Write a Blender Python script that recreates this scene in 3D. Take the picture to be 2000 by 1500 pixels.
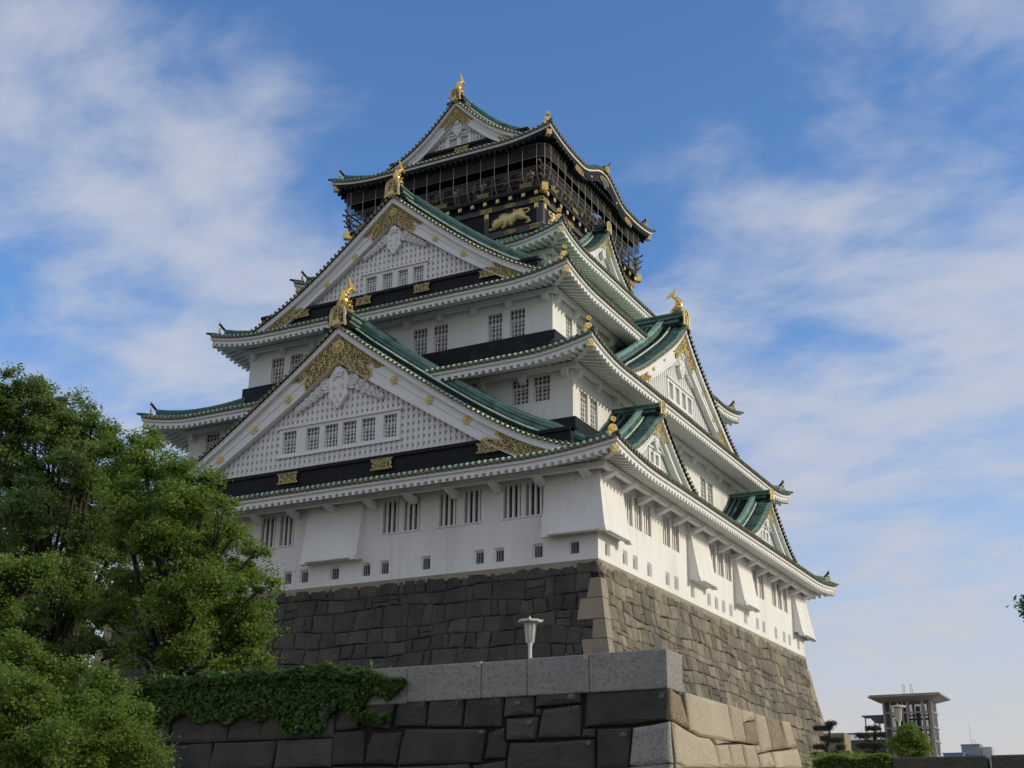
import bpy, math, random
import numpy as np
from mathutils import Matrix, Vector

S = bpy.context.scene
for o in list(bpy.data.objects):
    bpy.data.objects.remove(o)
COL = S.collection

# ------------------------------------------------------------------ camera
CAM = (21.892, -49.019, -11.952)
RT = (0.88394999, 0.46750991, 0.00817926)
UP = (0.15515425, -0.3097716, 0.93806647)
FW = (-0.44108908, 0.8279348, 0.34635876)
cd = bpy.data.cameras.new('camera')
cam = bpy.data.objects.new('camera', cd)
COL.objects.link(cam)
cd.sensor_width = 36.0
cd.lens = 36.0 * 2501.47 / 2000.0
cd.clip_start = 0.1
cd.clip_end = 6000.0
m = Matrix.Identity(4)
for i in range(3):
    m[i][0] = RT[i]; m[i][1] = UP[i]; m[i][2] = -FW[i]; m[i][3] = CAM[i]
cam.matrix_world = m
S.camera = cam

# ------------------------------------------------------------------ light
SUN_EL = math.radians(20.0)
SUN_AZ = math.radians(18.0)            # measured from +X towards +Y
S.view_settings.view_transform = 'Standard'
S.view_settings.look = 'None'
S.view_settings.exposure = 0.0
S.view_settings.gamma = 1.0
sd = Vector((math.cos(SUN_EL) * math.cos(SUN_AZ), math.cos(SUN_EL) * math.sin(SUN_AZ), math.sin(SUN_EL)))
sl = bpy.data.lights.new('sun', 'SUN')
sl.energy = 2.55
sl.angle = math.radians(0.5)
sl.color = (1.0, 0.85, 0.57)
sun = bpy.data.objects.new('sun', sl)
sun.rotation_euler = sd.to_track_quat('Z', 'Y').to_euler()
COL.objects.link(sun)

W = bpy.data.worlds.new('World')
S.world = W
W.use_nodes = True
wt = W.node_tree
wt.nodes.clear()

def N(nt, typ, **kw):
    n = nt.nodes.new(typ)
    for k, v in kw.items():
        if k.startswith('i_'):
            n.inputs[k[2:].replace('_', ' ')].default_value = v
        else:
            setattr(n, k, v)
    return n

def L(nt, a, ao, b, bi):
    nt.links.new(a.outputs[ao], b.inputs[bi])

def math_node(nt, op, a=None, b=None, clamp=False):
    n = nt.nodes.new('ShaderNodeMath'); n.operation = op; n.use_clamp = clamp
    for i, v in enumerate((a, b)):
        if v is None: continue
        if isinstance(v, (int, float)): n.inputs[i].default_value = v
        else: nt.links.new(v, n.inputs[i])
    return n.outputs[0]

def build_world():
    nt = wt
    sky = N(nt, 'ShaderNodeTexSky', sky_type='NISHITA', sun_disc=False)
    sky.sun_elevation = SUN_EL
    sky.sun_rotation = math.pi / 2 - SUN_AZ
    sky.air_density = 1.0; sky.dust_density = 0.6; sky.ozone_density = 2.5
    tc = N(nt, 'ShaderNodeTexCoord')
    sep = N(nt, 'ShaderNodeSeparateXYZ'); L(nt, tc, 'Generated', sep, 0)
    zz = math_node(nt, 'ADD', math_node(nt, 'MAXIMUM', sep.outputs[2], 0.0), 0.22)
    px = math_node(nt, 'DIVIDE', sep.outputs[0], zz)
    py = math_node(nt, 'DIVIDE', sep.outputs[1], zz)
    comb = N(nt, 'ShaderNodeCombineXYZ')
    nt.links.new(px, comb.inputs[0]); nt.links.new(py, comb.inputs[1])
    mp = N(nt, 'ShaderNodeMapping'); L(nt, comb, 0, mp, 'Vector')
    mp.inputs['Rotation'].default_value = (0, 0, math.radians(SKY_ROT))
    mp.inputs['Scale'].default_value = (1.0, 1.35, 1.0)
    mp.inputs['Location'].default_value = SKY_LOC
    big = N(nt, 'ShaderNodeTexNoise', i_Scale=2.1, i_Detail=4.0, i_Roughness=0.5, i_Distortion=0.15); L(nt, mp, 0, big, 'Vector')
    fine = N(nt, 'ShaderNodeTexNoise', i_Scale=5.2, i_Detail=10.0, i_Roughness=0.58, i_Distortion=0.25); L(nt, mp, 0, fine, 'Vector')
    cov = math_node(nt, 'ADD', math_node(nt, 'MULTIPLY', big.outputs[0], 0.46), math_node(nt, 'MULTIPLY', fine.outputs[0], 0.54))
    # banks of cloud in fixed directions of the sky
    acc = None
    for (bx, by, bz, sharp, amp) in SKY_BANKS:
        d = N(nt, 'ShaderNodeVectorMath', operation='DOT_PRODUCT'); L(nt, tc, 'Generated', d, 0)
        v = Vector((bx, by, bz)).normalized(); d.inputs[1].default_value = v
        e = math_node(nt, 'MULTIPLY', math_node(nt, 'POWER', math_node(nt, 'MAXIMUM', d.outputs['Value'], 0.0), sharp), amp * 0.50)
        acc = e if acc is None else math_node(nt, 'ADD', acc, e)
    cov = math_node(nt, 'ADD', cov, acc)
    back = math_node(nt, 'MULTIPLY', math_node(nt, 'MAXIMUM', math_node(nt, 'MULTIPLY', sep.outputs[1], -1.0), 0.0), math_node(nt, 'MULTIPLY', math_node(nt, 'MAXIMUM', sep.outputs[2], 0.0), 3.2))
    cov = math_node(nt, 'ADD', cov, back)      # added unseen cloud behind the viewer, brightens the shaded front
    ramp = N(nt, 'ShaderNodeMapRange', interpolation_type='SMOOTHSTEP'); nt.links.new(cov, ramp.inputs['Value'])
    ramp.inputs['From Min'].default_value = 0.46; ramp.inputs['From Max'].default_value = 0.76
    hz = N(nt, 'ShaderNodeMapRange', interpolation_type='SMOOTHSTEP'); L(nt, sep, 2, hz, 'Value')
    hz.inputs['From Min'].default_value = 0.40; hz.inputs['From Max'].default_value = 0.02
    hz.inputs['To Min'].default_value = 0.0; hz.inputs['To Max'].default_value = 0.92
    a = math_node(nt, 'MULTIPLY', ramp.outputs[0], 0.80)
    fac = math_node(nt, 'SUBTRACT', 1.0, math_node(nt, 'MULTIPLY', math_node(nt, 'SUBTRACT', 1.0, a), math_node(nt, 'SUBTRACT', 1.0, hz.outputs[0])))
    tint = N(nt, 'ShaderNodeMix', data_type='RGBA', blend_type='MULTIPLY'); tint.inputs[0].default_value = 1.0
    L(nt, sky, 0, tint, 6); tint.inputs[7].default_value = SKY_TINT
    mix = N(nt, 'ShaderNodeMix', data_type='RGBA'); nt.links.new(fac, mix.inputs[0])
    cc = N(nt, 'ShaderNodeMix', data_type='RGBA'); nt.links.new(hz.outputs[0], cc.inputs[0])
    cc.inputs[6].default_value = CLOUD_COL; cc.inputs[7].default_value = HAZE_COL
    L(nt, cc, 2, mix, 7)
    L(nt, tint, 2, mix, 6)
    bg = N(nt, 'ShaderNodeBackground'); bg.inputs['Strength'].default_value = SKY_STRENGTH
    L(nt, mix, 2, bg, 0)
    out = N(nt, 'ShaderNodeOutputWorld'); L(nt, bg, 0, out, 0)

SKY_STRENGTH = 0.15
SKY_ROT = 35.0
SKY_LOC = (3.1, 1.7, 0.0)
SKY_TINT = (0.80, 1.07, 1.36, 1)
CLOUD_COL = (3.9, 4.1, 4.6, 1)
HAZE_COL = (4.15, 3.86, 3.66, 1)
SKY_BANKS = [ (-0.595, 0.647, 0.476, 70, 0.20), (-0.633, 0.586, 0.506, 126, 0.16), (-0.676, 0.527, 0.515, 126, 0.18), (-0.576, 0.712, 0.402, 181, 0.14), (-0.546, 0.630, 0.552, 940, 0.13), (-0.278, 0.808, 0.520, 181, 0.15), (-0.203, 0.872, 0.445, 70, 0.17), (-0.103, 0.892, 0.439, 92, 0.17), (-0.271, 0.885, 0.379, 70, 0.14), (-0.703, 0.621, 0.346, 126, 0.14), (-0.173, 0.935, 0.309, 55, 0.14), (-0.057, 0.833, 0.551, 284, 0.13), (-0.382, 0.712, 0.589, 37, -0.20), (-0.210, 0.791, 0.574, 70, -0.28), (-0.697, 0.584, 0.416, 181, -0.28), (-0.593, 0.584, 0.554, 284, -0.24), (-0.377, 0.771, 0.514, 126, -0.20), (-0.517, 0.701, 0.492, 284, -0.08), (-0.209, 0.902, 0.378, 505, -0.10), (-0.102, 0.860, 0.499, 505, -0.08) ]
build_world()

# ------------------------------------------------------------------ materials
MATS = {}
def mat(name, color, rough=0.6, metal=0.0, noise=None, island=0.0, bump=0.0, bscale=20.0, streak=None, spec=None, coords='Object'):
    """principled material; noise=(scale, colour2, amount) ; island = random value shift per loose piece"""
    if name in MATS: return MATS[name]
    M_ = bpy.data.materials.new(name); M_.use_nodes = True
    nt = M_.node_tree; b = nt.nodes['Principled BSDF']
    b.inputs['Roughness'].default_value = rough; b.inputs['Metallic'].default_value = metal
    if spec is not None: b.inputs['Specular IOR Level'].default_value = spec
    tc = N(nt, 'ShaderNodeTexCoord')
    rgb = N(nt, 'ShaderNodeRGB'); rgb.outputs[0].default_value = (*color, 1)
    cur = rgb.outputs[0]
    if noise:
        for (sc, c2, amt, lo, hi) in noise:
            n = N(nt, 'ShaderNodeTexNoise', i_Detail=6.0, i_Roughness=0.6)
            if isinstance(sc, tuple):
                mp = N(nt, 'ShaderNodeMapping'); L(nt, tc, coords, mp, 0); mp.inputs['Scale'].default_value = sc
                L(nt, mp, 0, n, 'Vector'); n.inputs['Scale'].default_value = 1.0
            else:
                L(nt, tc, coords, n, 'Vector'); n.inputs['Scale'].default_value = sc
            mr = N(nt, 'ShaderNodeMapRange'); L(nt, n, 0, mr, 0)
            mr.inputs[1].default_value = lo; mr.inputs[2].default_value = hi
            mr.inputs[3].default_value = 0; mr.inputs[4].default_value = amt
            mx = N(nt, 'ShaderNodeMix', data_type='RGBA'); nt.links.new(mr.outputs[0], mx.inputs[0])
            nt.links.new(cur, mx.inputs[6]); mx.inputs[7].default_value = (*c2, 1); cur = mx.outputs[2]
    if island:
        g = N(nt, 'ShaderNodeNewGeometry')
        mr = N(nt, 'ShaderNodeMapRange'); L(nt, g, 'Random Per Island', mr, 0)
        mr.inputs[3].default_value = 1 - island; mr.inputs[4].default_value = 1 + island
        hs = N(nt, 'ShaderNodeHueSaturation'); nt.links.new(cur, hs.inputs['Color']); L(nt, mr, 0, hs, 'Value')
        cur = hs.outputs[0]
    nt.links.new(cur, b.inputs['Base Color'])
    if bump:
        n = N(nt, 'ShaderNodeTexNoise', i_Scale=bscale, i_Detail=8.0, i_Roughness=0.65); L(nt, tc, coords, n, 'Vector')
        bp = N(nt, 'ShaderNodeBump'); bp.inputs['Strength'].default_value = bump; bp.inputs['Distance'].default_value = 0.05
        L(nt, n, 0, bp, 'Height'); L(nt, bp, 0, b, 'Normal')
    MATS[name] = M_
    return M_

WHITE = mat('white_plaster', (0.77, 0.765, 0.74), 0.78, noise=[((0.35, 0.35, 0.14), (0.64, 0.63, 0.58), 0.8, 0.46, 0.72), ((3.2, 3.2, 0.22), (0.54, 0.53, 0.48), 0.5, 0.54, 0.76), ((9.0, 9.0, 0.5), (0.62, 0.61, 0.57), 0.4, 0.56, 0.75)], bump=0.04, bscale=6)
TRIM = mat('white_painted_board', (0.74, 0.735, 0.71), 0.6, noise=[(1.2, (0.62, 0.62, 0.58), 0.6, 0.5, 0.8)])
GREENW = mat('green_bounce_white', (0.70, 0.74, 0.68), 0.6, noise=[(0.8, (0.63, 0.68, 0.61), 0.6, 0.45, 0.8)])  # green light reflected off the roofs is put into this white
COPPER = mat('copper_patina', (0.09, 0.195, 0.165), 0.55, noise=[(1.1, (0.22, 0.38, 0.31), 0.9, 0.50, 0.70), (2.3, (0.03, 0.055, 0.05), 0.95, 0.52, 0.66)], island=0.30, bump=0.15, bscale=9)
COPPERL = mat('copper_patina_light', (0.26, 0.43, 0.34), 0.5, noise=[(1.6, (0.10, 0.22, 0.18), 0.85, 0.46, 0.66), (0.8, (0.085, 0.085, 0.065), 0.9, 0.48, 0.64)], island=0.25)
LIP = mat('mint_tile_edge', (0.54, 0.70, 0.54), 0.5, noise=[(2.2, (0.26, 0.40, 0.31), 0.85, 0.48, 0.68), (5.0, (0.10, 0.14, 0.11), 0.7, 0.55, 0.7)], island=0.15)
RIDGE = mat('copper_ridge', (0.070, 0.175, 0.150), 0.5, noise=[(1.5, (0.03, 0.05, 0.045), 0.9, 0.52, 0.66), (0.9, (0.20, 0.36, 0.30), 0.8, 0.53, 0.72), (3.0, (0.12, 0.12, 0.09), 0.6, 0.55, 0.7)], island=0.3)
DARKC = mat('dark_copper', (0.011, 0.014, 0.017), 0.65, spec=0.2, noise=[(1.4, (0.025, 0.05, 0.05), 0.6, 0.5, 0.75)])
BLACK = mat('black_lacquer', (0.008, 0.009, 0.011), 0.6, spec=0.18, noise=[(2.0, (0.016, 0.018, 0.022), 0.6, 0.45, 0.7)])
GREYB = mat('grey_black_wood', (0.045, 0.043, 0.048), 0.6, noise=[(3.0, (0.08, 0.07, 0.07), 0.6, 0.5, 0.75)])
GOLD = mat('gilt', (0.66, 0.52, 0.23), 0.45, metal=0.35, noise=[(6.0, (0.40, 0.30, 0.12), 0.5, 0.5, 0.75)])
GILTB = mat('bright_gilt', (0.85, 0.57, 0.17), 0.27, metal=0.72, noise=[(5.0, (0.5, 0.30, 0.08), 0.5, 0.55, 0.8)])
BRONZE = mat('bronze_tile_cap', (0.05, 0.045, 0.028), 0.5, noise=[(5.0, (0.12, 0.10, 0.05), 0.5, 0.5, 0.8)])
RINGG = mat('dull_gilt_ring', (0.30, 0.24, 0.11), 0.45, metal=0.4, island=0.3)
BROWNP = mat('brown_back_plate', (0.05, 0.035, 0.018), 0.5)
PANE = mat('dark_window_pane', (0.05, 0.058, 0.068), 0.18, island=0.5)
STONE = mat('weathered_stone', (0.195, 0.163, 0.115), 0.85, noise=[(0.5, (0.075, 0.07, 0.06), 0.8, 0.45, 0.65), (4.0, (0.17, 0.14, 0.10), 0.5, 0.5, 0.75), ((5, 5, 0.6), (0.05, 0.047, 0.04), 0.6, 0.52, 0.7)], island=0.38, bump=0.5, bscale=5)
CORNERST = mat('pale_corner_stone', (0.27, 0.225, 0.155), 0.85, noise=[(1.2, (0.19, 0.165, 0.125), 0.8, 0.45, 0.7)], island=0.22, bump=0.4, bscale=8)
JOINT = mat('dark_joint', (0.018, 0.017, 0.015), 0.95)
MORTAR = mat('tan_mortar', (0.30, 0.26, 0.19), 0.9, noise=[(2.0, (0.22, 0.19, 0.14), 0.7, 0.45, 0.7)], bump=0.3)
GRANITE = mat('grey_granite', (0.31, 0.30, 0.268), 0.8, noise=[(14.0, (0.17, 0.165, 0.155), 0.75, 0.48, 0.65), (0.8, (0.21, 0.205, 0.19), 0.7, 0.45, 0.7)], island=0.08, bump=0.9, bscale=14)
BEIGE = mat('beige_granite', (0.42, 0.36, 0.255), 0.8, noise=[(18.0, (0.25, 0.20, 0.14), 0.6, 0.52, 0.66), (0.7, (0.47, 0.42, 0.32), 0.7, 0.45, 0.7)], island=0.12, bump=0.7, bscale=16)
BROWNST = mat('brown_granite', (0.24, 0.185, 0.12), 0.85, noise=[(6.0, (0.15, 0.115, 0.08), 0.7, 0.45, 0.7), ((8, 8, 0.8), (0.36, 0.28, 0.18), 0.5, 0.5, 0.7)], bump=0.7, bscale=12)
RAMPST = mat('dark_stone', (0.078, 0.073, 0.060), 0.9, noise=[(1.1, (0.038, 0.037, 0.033), 0.85, 0.42, 0.66), (9.0, (0.10, 0.092, 0.075), 0.5, 0.52, 0.72), (1.6, (0.09, 0.07, 0.045), 0.5, 0.56, 0.7)], island=0.25, bump=1.0, bscale=13)  # darker stone, used on the base front and the rampart
CHALK = mat('faded_chalk', (0.17, 0.168, 0.155), 0.95, noise=[(16, (0.075, 0.07, 0.06), 0.95, 0.42, 0.58)])
BARK = mat('bark', (0.026, 0.021, 0.016), 0.9, noise=[((9, 9, 1.5), (0.055, 0.045, 0.034), 0.8, 0.45, 0.7)], bump=0.6, bscale=12)
EARTH = mat('earth_and_gravel', (0.12, 0.105, 0.08), 0.95, noise=[(0.4, (0.06, 0.075, 0.035), 0.8, 0.45, 0.65), (9, (0.28, 0.25, 0.2), 0.5, 0.5, 0.7)], bump=0.3)
GRAVEL = mat('pale_gravel', (0.46, 0.41, 0.33), 0.95, noise=[(0.3, (0.36, 0.33, 0.26), 0.8, 0.45, 0.65), (9, (0.52, 0.48, 0.40), 0.5, 0.5, 0.7)], bump=0.3)
STEEL = mat('weathered_steel', (0.30, 0.28, 0.25), 0.5, metal=0.1, noise=[(2, (0.15, 0.14, 0.13), 0.5, 0.5, 0.7)])
LAMPW = mat('cream_lamp_paint', (0.62, 0.585, 0.53), 0.5, noise=[(9, (0.45, 0.42, 0.36), 0.5, 0.5, 0.75)])

def leaf_mat(name, c1, c2, trans=0.35):
    M_ = bpy.data.materials.new(name); M_.use_nodes = True
    nt = M_.node_tree; nt.nodes.clear()
    g = N(nt, 'ShaderNodeNewGeometry')
    mx = N(nt, 'ShaderNodeMix', data_type='RGBA'); L(nt, g, 'Random Per Island', mx, 0)
    mx.inputs[6].default_value = (*c1, 1); mx.inputs[7].default_value = (*c2, 1)
    p = N(nt, 'ShaderNodeBsdfPrincipled'); L(nt, mx, 2, p, 'Base Color'); p.inputs['Roughness'].default_value = 0.5
    p.inputs['Specular IOR Level'].default_value = 0.42
    hs = N(nt, 'ShaderNodeHueSaturation'); L(nt, mx, 2, hs, 'Color'); hs.inputs['Hue'].default_value = 0.475; hs.inputs['Value'].default_value = 1.75; hs.inputs['Saturation'].default_value = 1.1
    t = N(nt, 'ShaderNodeBsdfTranslucent'); L(nt, hs, 0, t, 'Color')
    ms = N(nt, 'ShaderNodeMixShader'); ms.inputs[0].default_value = trans; L(nt, p, 0, ms, 1); L(nt, t, 0, ms, 2)
    o = N(nt, 'ShaderNodeOutputMaterial'); L(nt, ms, 0, o, 0)
    return M_
LEAF_D = leaf_mat('camphor_leaf', (0.095, 0.155, 0.045), (0.185, 0.270, 0.080), 0.45)
LEAF_B = leaf_mat('bright_leaf', (0.090, 0.160, 0.030), (0.190, 0.285, 0.060), 0.46)
LEAF_M = leaf_mat('maple_leaf', (0.085, 0.150, 0.026), (0.180, 0.270, 0.055), 0.46)
LEAF_I = leaf_mat('ivy_leaf', (0.035, 0.080, 0.014), (0.095, 0.165, 0.030), 0.34)
LEAF_P = leaf_mat('pine_needle', (0.018, 0.032, 0.016), (0.038, 0.056, 0.028), 0.15)

def glass_like(name, color, alpha, rough=0.1):
    M_ = bpy.data.materials.new(name); M_.use_nodes = True
    nt = M_.node_tree; nt.nodes.clear()
    p = N(nt, 'ShaderNodeBsdfPrincipled'); p.inputs['Base Color'].default_value = (*color, 1); p.inputs['Roughness'].default_value = rough
    t = N(nt, 'ShaderNodeBsdfTransparent')
    ms = N(nt, 'ShaderNodeMixShader'); ms.inputs[0].default_value = alpha; L(nt, t, 0, ms, 1); L(nt, p, 0, ms, 2)
    o = N(nt, 'ShaderNodeOutputMaterial'); L(nt, ms, 0, o, 0)
    return M_
NET = glass_like('fine_wire_net', (0.040, 0.037, 0.028), 0.62, 0.9)
NETL = glass_like('open_wire_net', (0.06, 0.055, 0.045), 0.30, 0.9)
GLASS = glass_like('tinted_glass', (0.05, 0.07, 0.075), 0.22, 0.05)
CURT = glass_like('blue_tinted_glass', (0.10, 0.15, 0.24), 0.72, 0.08)

# ------------------------------------------------------------------ mesh builder
class MB:
    def __init__(s):
        s.v = []; s.f = []; s.m = []
    def add(s, vs, fs, mi=0):
        n = len(s.v); s.v.extend(vs)
        for f in fs:
            s.f.append(tuple(i + n for i in f)); s.m.append(mi)
    def hexa(s, p, mi=0):      # p: 4 bottom + 4 top, both in the same turn
        s.add(p, [(3, 2, 1, 0), (4, 5, 6, 7), (0, 1, 5, 4), (1, 2, 6, 5), (2, 3, 7, 6), (3, 0, 4, 7)], mi)
    def box(s, x0, x1, y0, y1, z0, z1, mi=0):
        s.hexa([(x0, y0, z0), (x1, y0, z0), (x1, y1, z0), (x0, y1, z0), (x0, y0, z1), (x1, y0, z1), (x1, y1, z1), (x0, y1, z1)], mi)
    def fbox(s, F, u0, u1, o0, o1, z0, z1, mi=0):
        s.hexa([F(u0, o0, z0), F(u1, o0, z0), F(u1, o1, z0), F(u0, o1, z0), F(u0, o0, z1), F(u1, o0, z1), F(u1, o1, z1), F(u0, o1, z1)], mi)
    def prism(s, F, poly, o0, o1, mi=0):       # poly of (u,z)
        n = len(poly)
        vs = [F(u, o0, z) for u, z in poly] + [F(u, o1, z) for u, z in poly]
        fs = [tuple(range(n))[::-1], tuple(range(n, 2 * n))] + [(i, (i + 1) % n, n + (i + 1) % n, n + i) for i in range(n)]
        s.add(vs, fs, mi)
    def grid(s, rows, mi=0):
        n = len(rows[0]); vs = [p for r in rows for p in r]
        fs = [(i * n + j, i * n + j + 1, (i + 1) * n + j + 1, (i + 1) * n + j) for i in range(len(rows) - 1) for j in range(n - 1)]
        s.add(vs, fs, mi)
    def tube(s, pts, r, n=6, mi=0, cap=True, ref=None):
        P = [Vector(p) for p in pts]; k = len(P)
        R_ = r if isinstance(r, (list, tuple)) else [r] * k
        vs = []
        up = None
        for i in range(k):
            t = (P[min(i + 1, k - 1)] - P[max(i - 1, 0)])
            t = t.normalized() if t.length > 1e-9 else Vector((0, 0, 1))
            if up is None:
                a = Vector(ref) if ref else (Vector((0, 0, 1)) if abs(t.z) < 0.9 else Vector((1, 0, 0)))
            else: a = up
            x = (a - t * a.dot(t)); x = x.normalized() if x.length > 1e-6 else t.orthogonal().normalized()
            up = x; y = t.cross(x)
            for j in range(n):
                an = 2 * math.pi * j / n
                vs.append(tuple(P[i] + (x * math.cos(an) + y * math.sin(an)) * R_[i]))
        fs = [(i * n + j, i * n + (j + 1) % n, (i + 1) * n + (j + 1) % n, (i + 1) * n + j) for i in range(k - 1) for j in range(n)]
        if cap: fs += [tuple(range(n))[::-1], tuple(range((k - 1) * n, k * n))]
        s.add(vs, fs, mi)
    def sweep(s, pts, wid, prof, mi=0):
        """sweep a rectangle-like section; prof = list of (side, up); side is horizontal"""
        P = [Vector(p) for p in pts]; k = len(P); n = len(prof); vs = []
        for i in range(k):
            t = (P[min(i + 1, k - 1)] - P[max(i - 1, 0)]).normalized()
            sd_ = t.cross(Vector((0, 0, 1))).normalized()
            for a, b in prof:
                vs.append(tuple(P[i] + sd_ * (a * wid) + Vector((0, 0, b))))
        fs = [(i * n + j, i * n + (j + 1) % n, (i + 1) * n + (j + 1) % n, (i + 1) * n + j) for i in range(k - 1) for j in range(n)]
        fs += [tuple(range(n))[::-1], tuple(range((k - 1) * n, k * n))]
        s.add(vs, fs, mi)
    def disc(s, c, nrm, r, th, n=12, mi=0, ring=None, rmi=1):
        """short cylinder with outward face at c + nrm*th; optional raised ring"""
        nv = Vector(nrm).normalized(); x = nv.orthogonal().normalized()
        if abs(nv.z) < 0.95: x = Vector((0, 0, 1)) - nv * nv.z; x.normalize()
        y = nv.cross(x); c = Vector(c)
        def ringv(rad, off): return [tuple(c + nv * off + (x * math.cos(2 * math.pi * j / n) + y * math.sin(2 * math.pi * j / n)) * rad) for j in range(n)]
        if ring:
            vs = ringv(r, 0) + ringv(r, th) + ringv(r * ring, th) + ringv(r * ring, th * 0.5)
            side = lambda a: [(a * n + j, a * n + (j + 1) % n, (a + 1) * n + (j + 1) % n, (a + 1) * n + j) for j in range(n)]
            s.add(vs, side(0) + side(1) + side(2), rmi)
            s.add(ringv(r * ring, th * 0.5), [tuple(range(n))], mi)
        else:
            vs = ringv(r, 0) + ringv(r, th)
            s.add(vs, [(j, (j + 1) % n, n + (j + 1) % n, n + j) for j in range(n)] + [tuple(range(n, 2 * n))], mi)
    def build(s, name, mats, parent=None, smooth=False, origin=(0, 0, 0)):
        if not s.v: return None
        me = bpy.data.meshes.new(name)
        V = np.asarray(s.v, dtype=np.float64) - np.asarray(origin)
        me.from_pydata(V.tolist(), [], s.f)
        mats = mats if isinstance(mats, (list, tuple)) else [mats]
        for q in mats: me.materials.append(q)
        if len(mats) > 1: me.polygons.foreach_set('material_index', s.m)
        if smooth: me.polygons.foreach_set('use_smooth', [True] * len(me.polygons))
        me.update()
        o = bpy.data.objects.new(name, me); COL.objects.link(o)
        if parent: o.parent = parent
        else: o.location = origin
        return o

def tag(o, label=None, cat=None, group=None, kind=None):
    if label: o['label'] = label
    if cat: o['category'] = cat
    if group: o['group'] = group
    if kind: o['kind'] = kind
    return o
def thing(name, label, cat, loc=(0, 0, 0), group=None):
    o = bpy.data.objects.new(name, None); o.location = loc; o.empty_display_size = 0.3; COL.objects.link(o)
    return tag(o, label, cat, group)


# ================================================================== CASTLE TOWER
XC, YC = -13.79, 15.80
GZ = -13.45                       # ground level
castle = thing('castle_tower', 'white plastered castle tower with stacked green tiled roofs and gilt ornaments', 'castle', (XC, YC, 0))
CO = (XC, YC, 0)
def cpart(mb, name, mats, parent=None, smooth=False):
    return mb.build(name, mats, parent or castle, smooth, CO)

def side_frame(k, hx, hy):
    """returns P(s,d,z) for side k (0 front,1 right,2 back,3 left), half length along, outward normal"""
    if k == 0: return (lambda s, d, z: (XC + s, YC - hy + d, z)), hx, (0, -1, 0)
    if k == 1: return (lambda s, d, z: (XC + hx - d, YC + s, z)), hy, (1, 0, 0)
    if k == 2: return (lambda s, d, z: (XC - s, YC + hy - d, z)), hx, (0, 1, 0)
    return (lambda s, d, z: (XC - hx + d, YC - s, z)), hy, (-1, 0, 0)

def FR(y0):                        # front gable frame: u right, o outward (-Y)
    return lambda u, o, z: (XC + u, y0 - o, z)
def SD(x0, uc=0.0):                # right side frame: u along +Y, o outward (+X)
    return lambda u, o, z: (x0 + o, YC + uc + u, z)

def bumpf(s):
    a = abs(s)
    return 0.0 if a > 3.5 else 1.12 * (0.5 + 0.5 * math.cos(math.pi * a / 3.5)) ** 1.15

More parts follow.
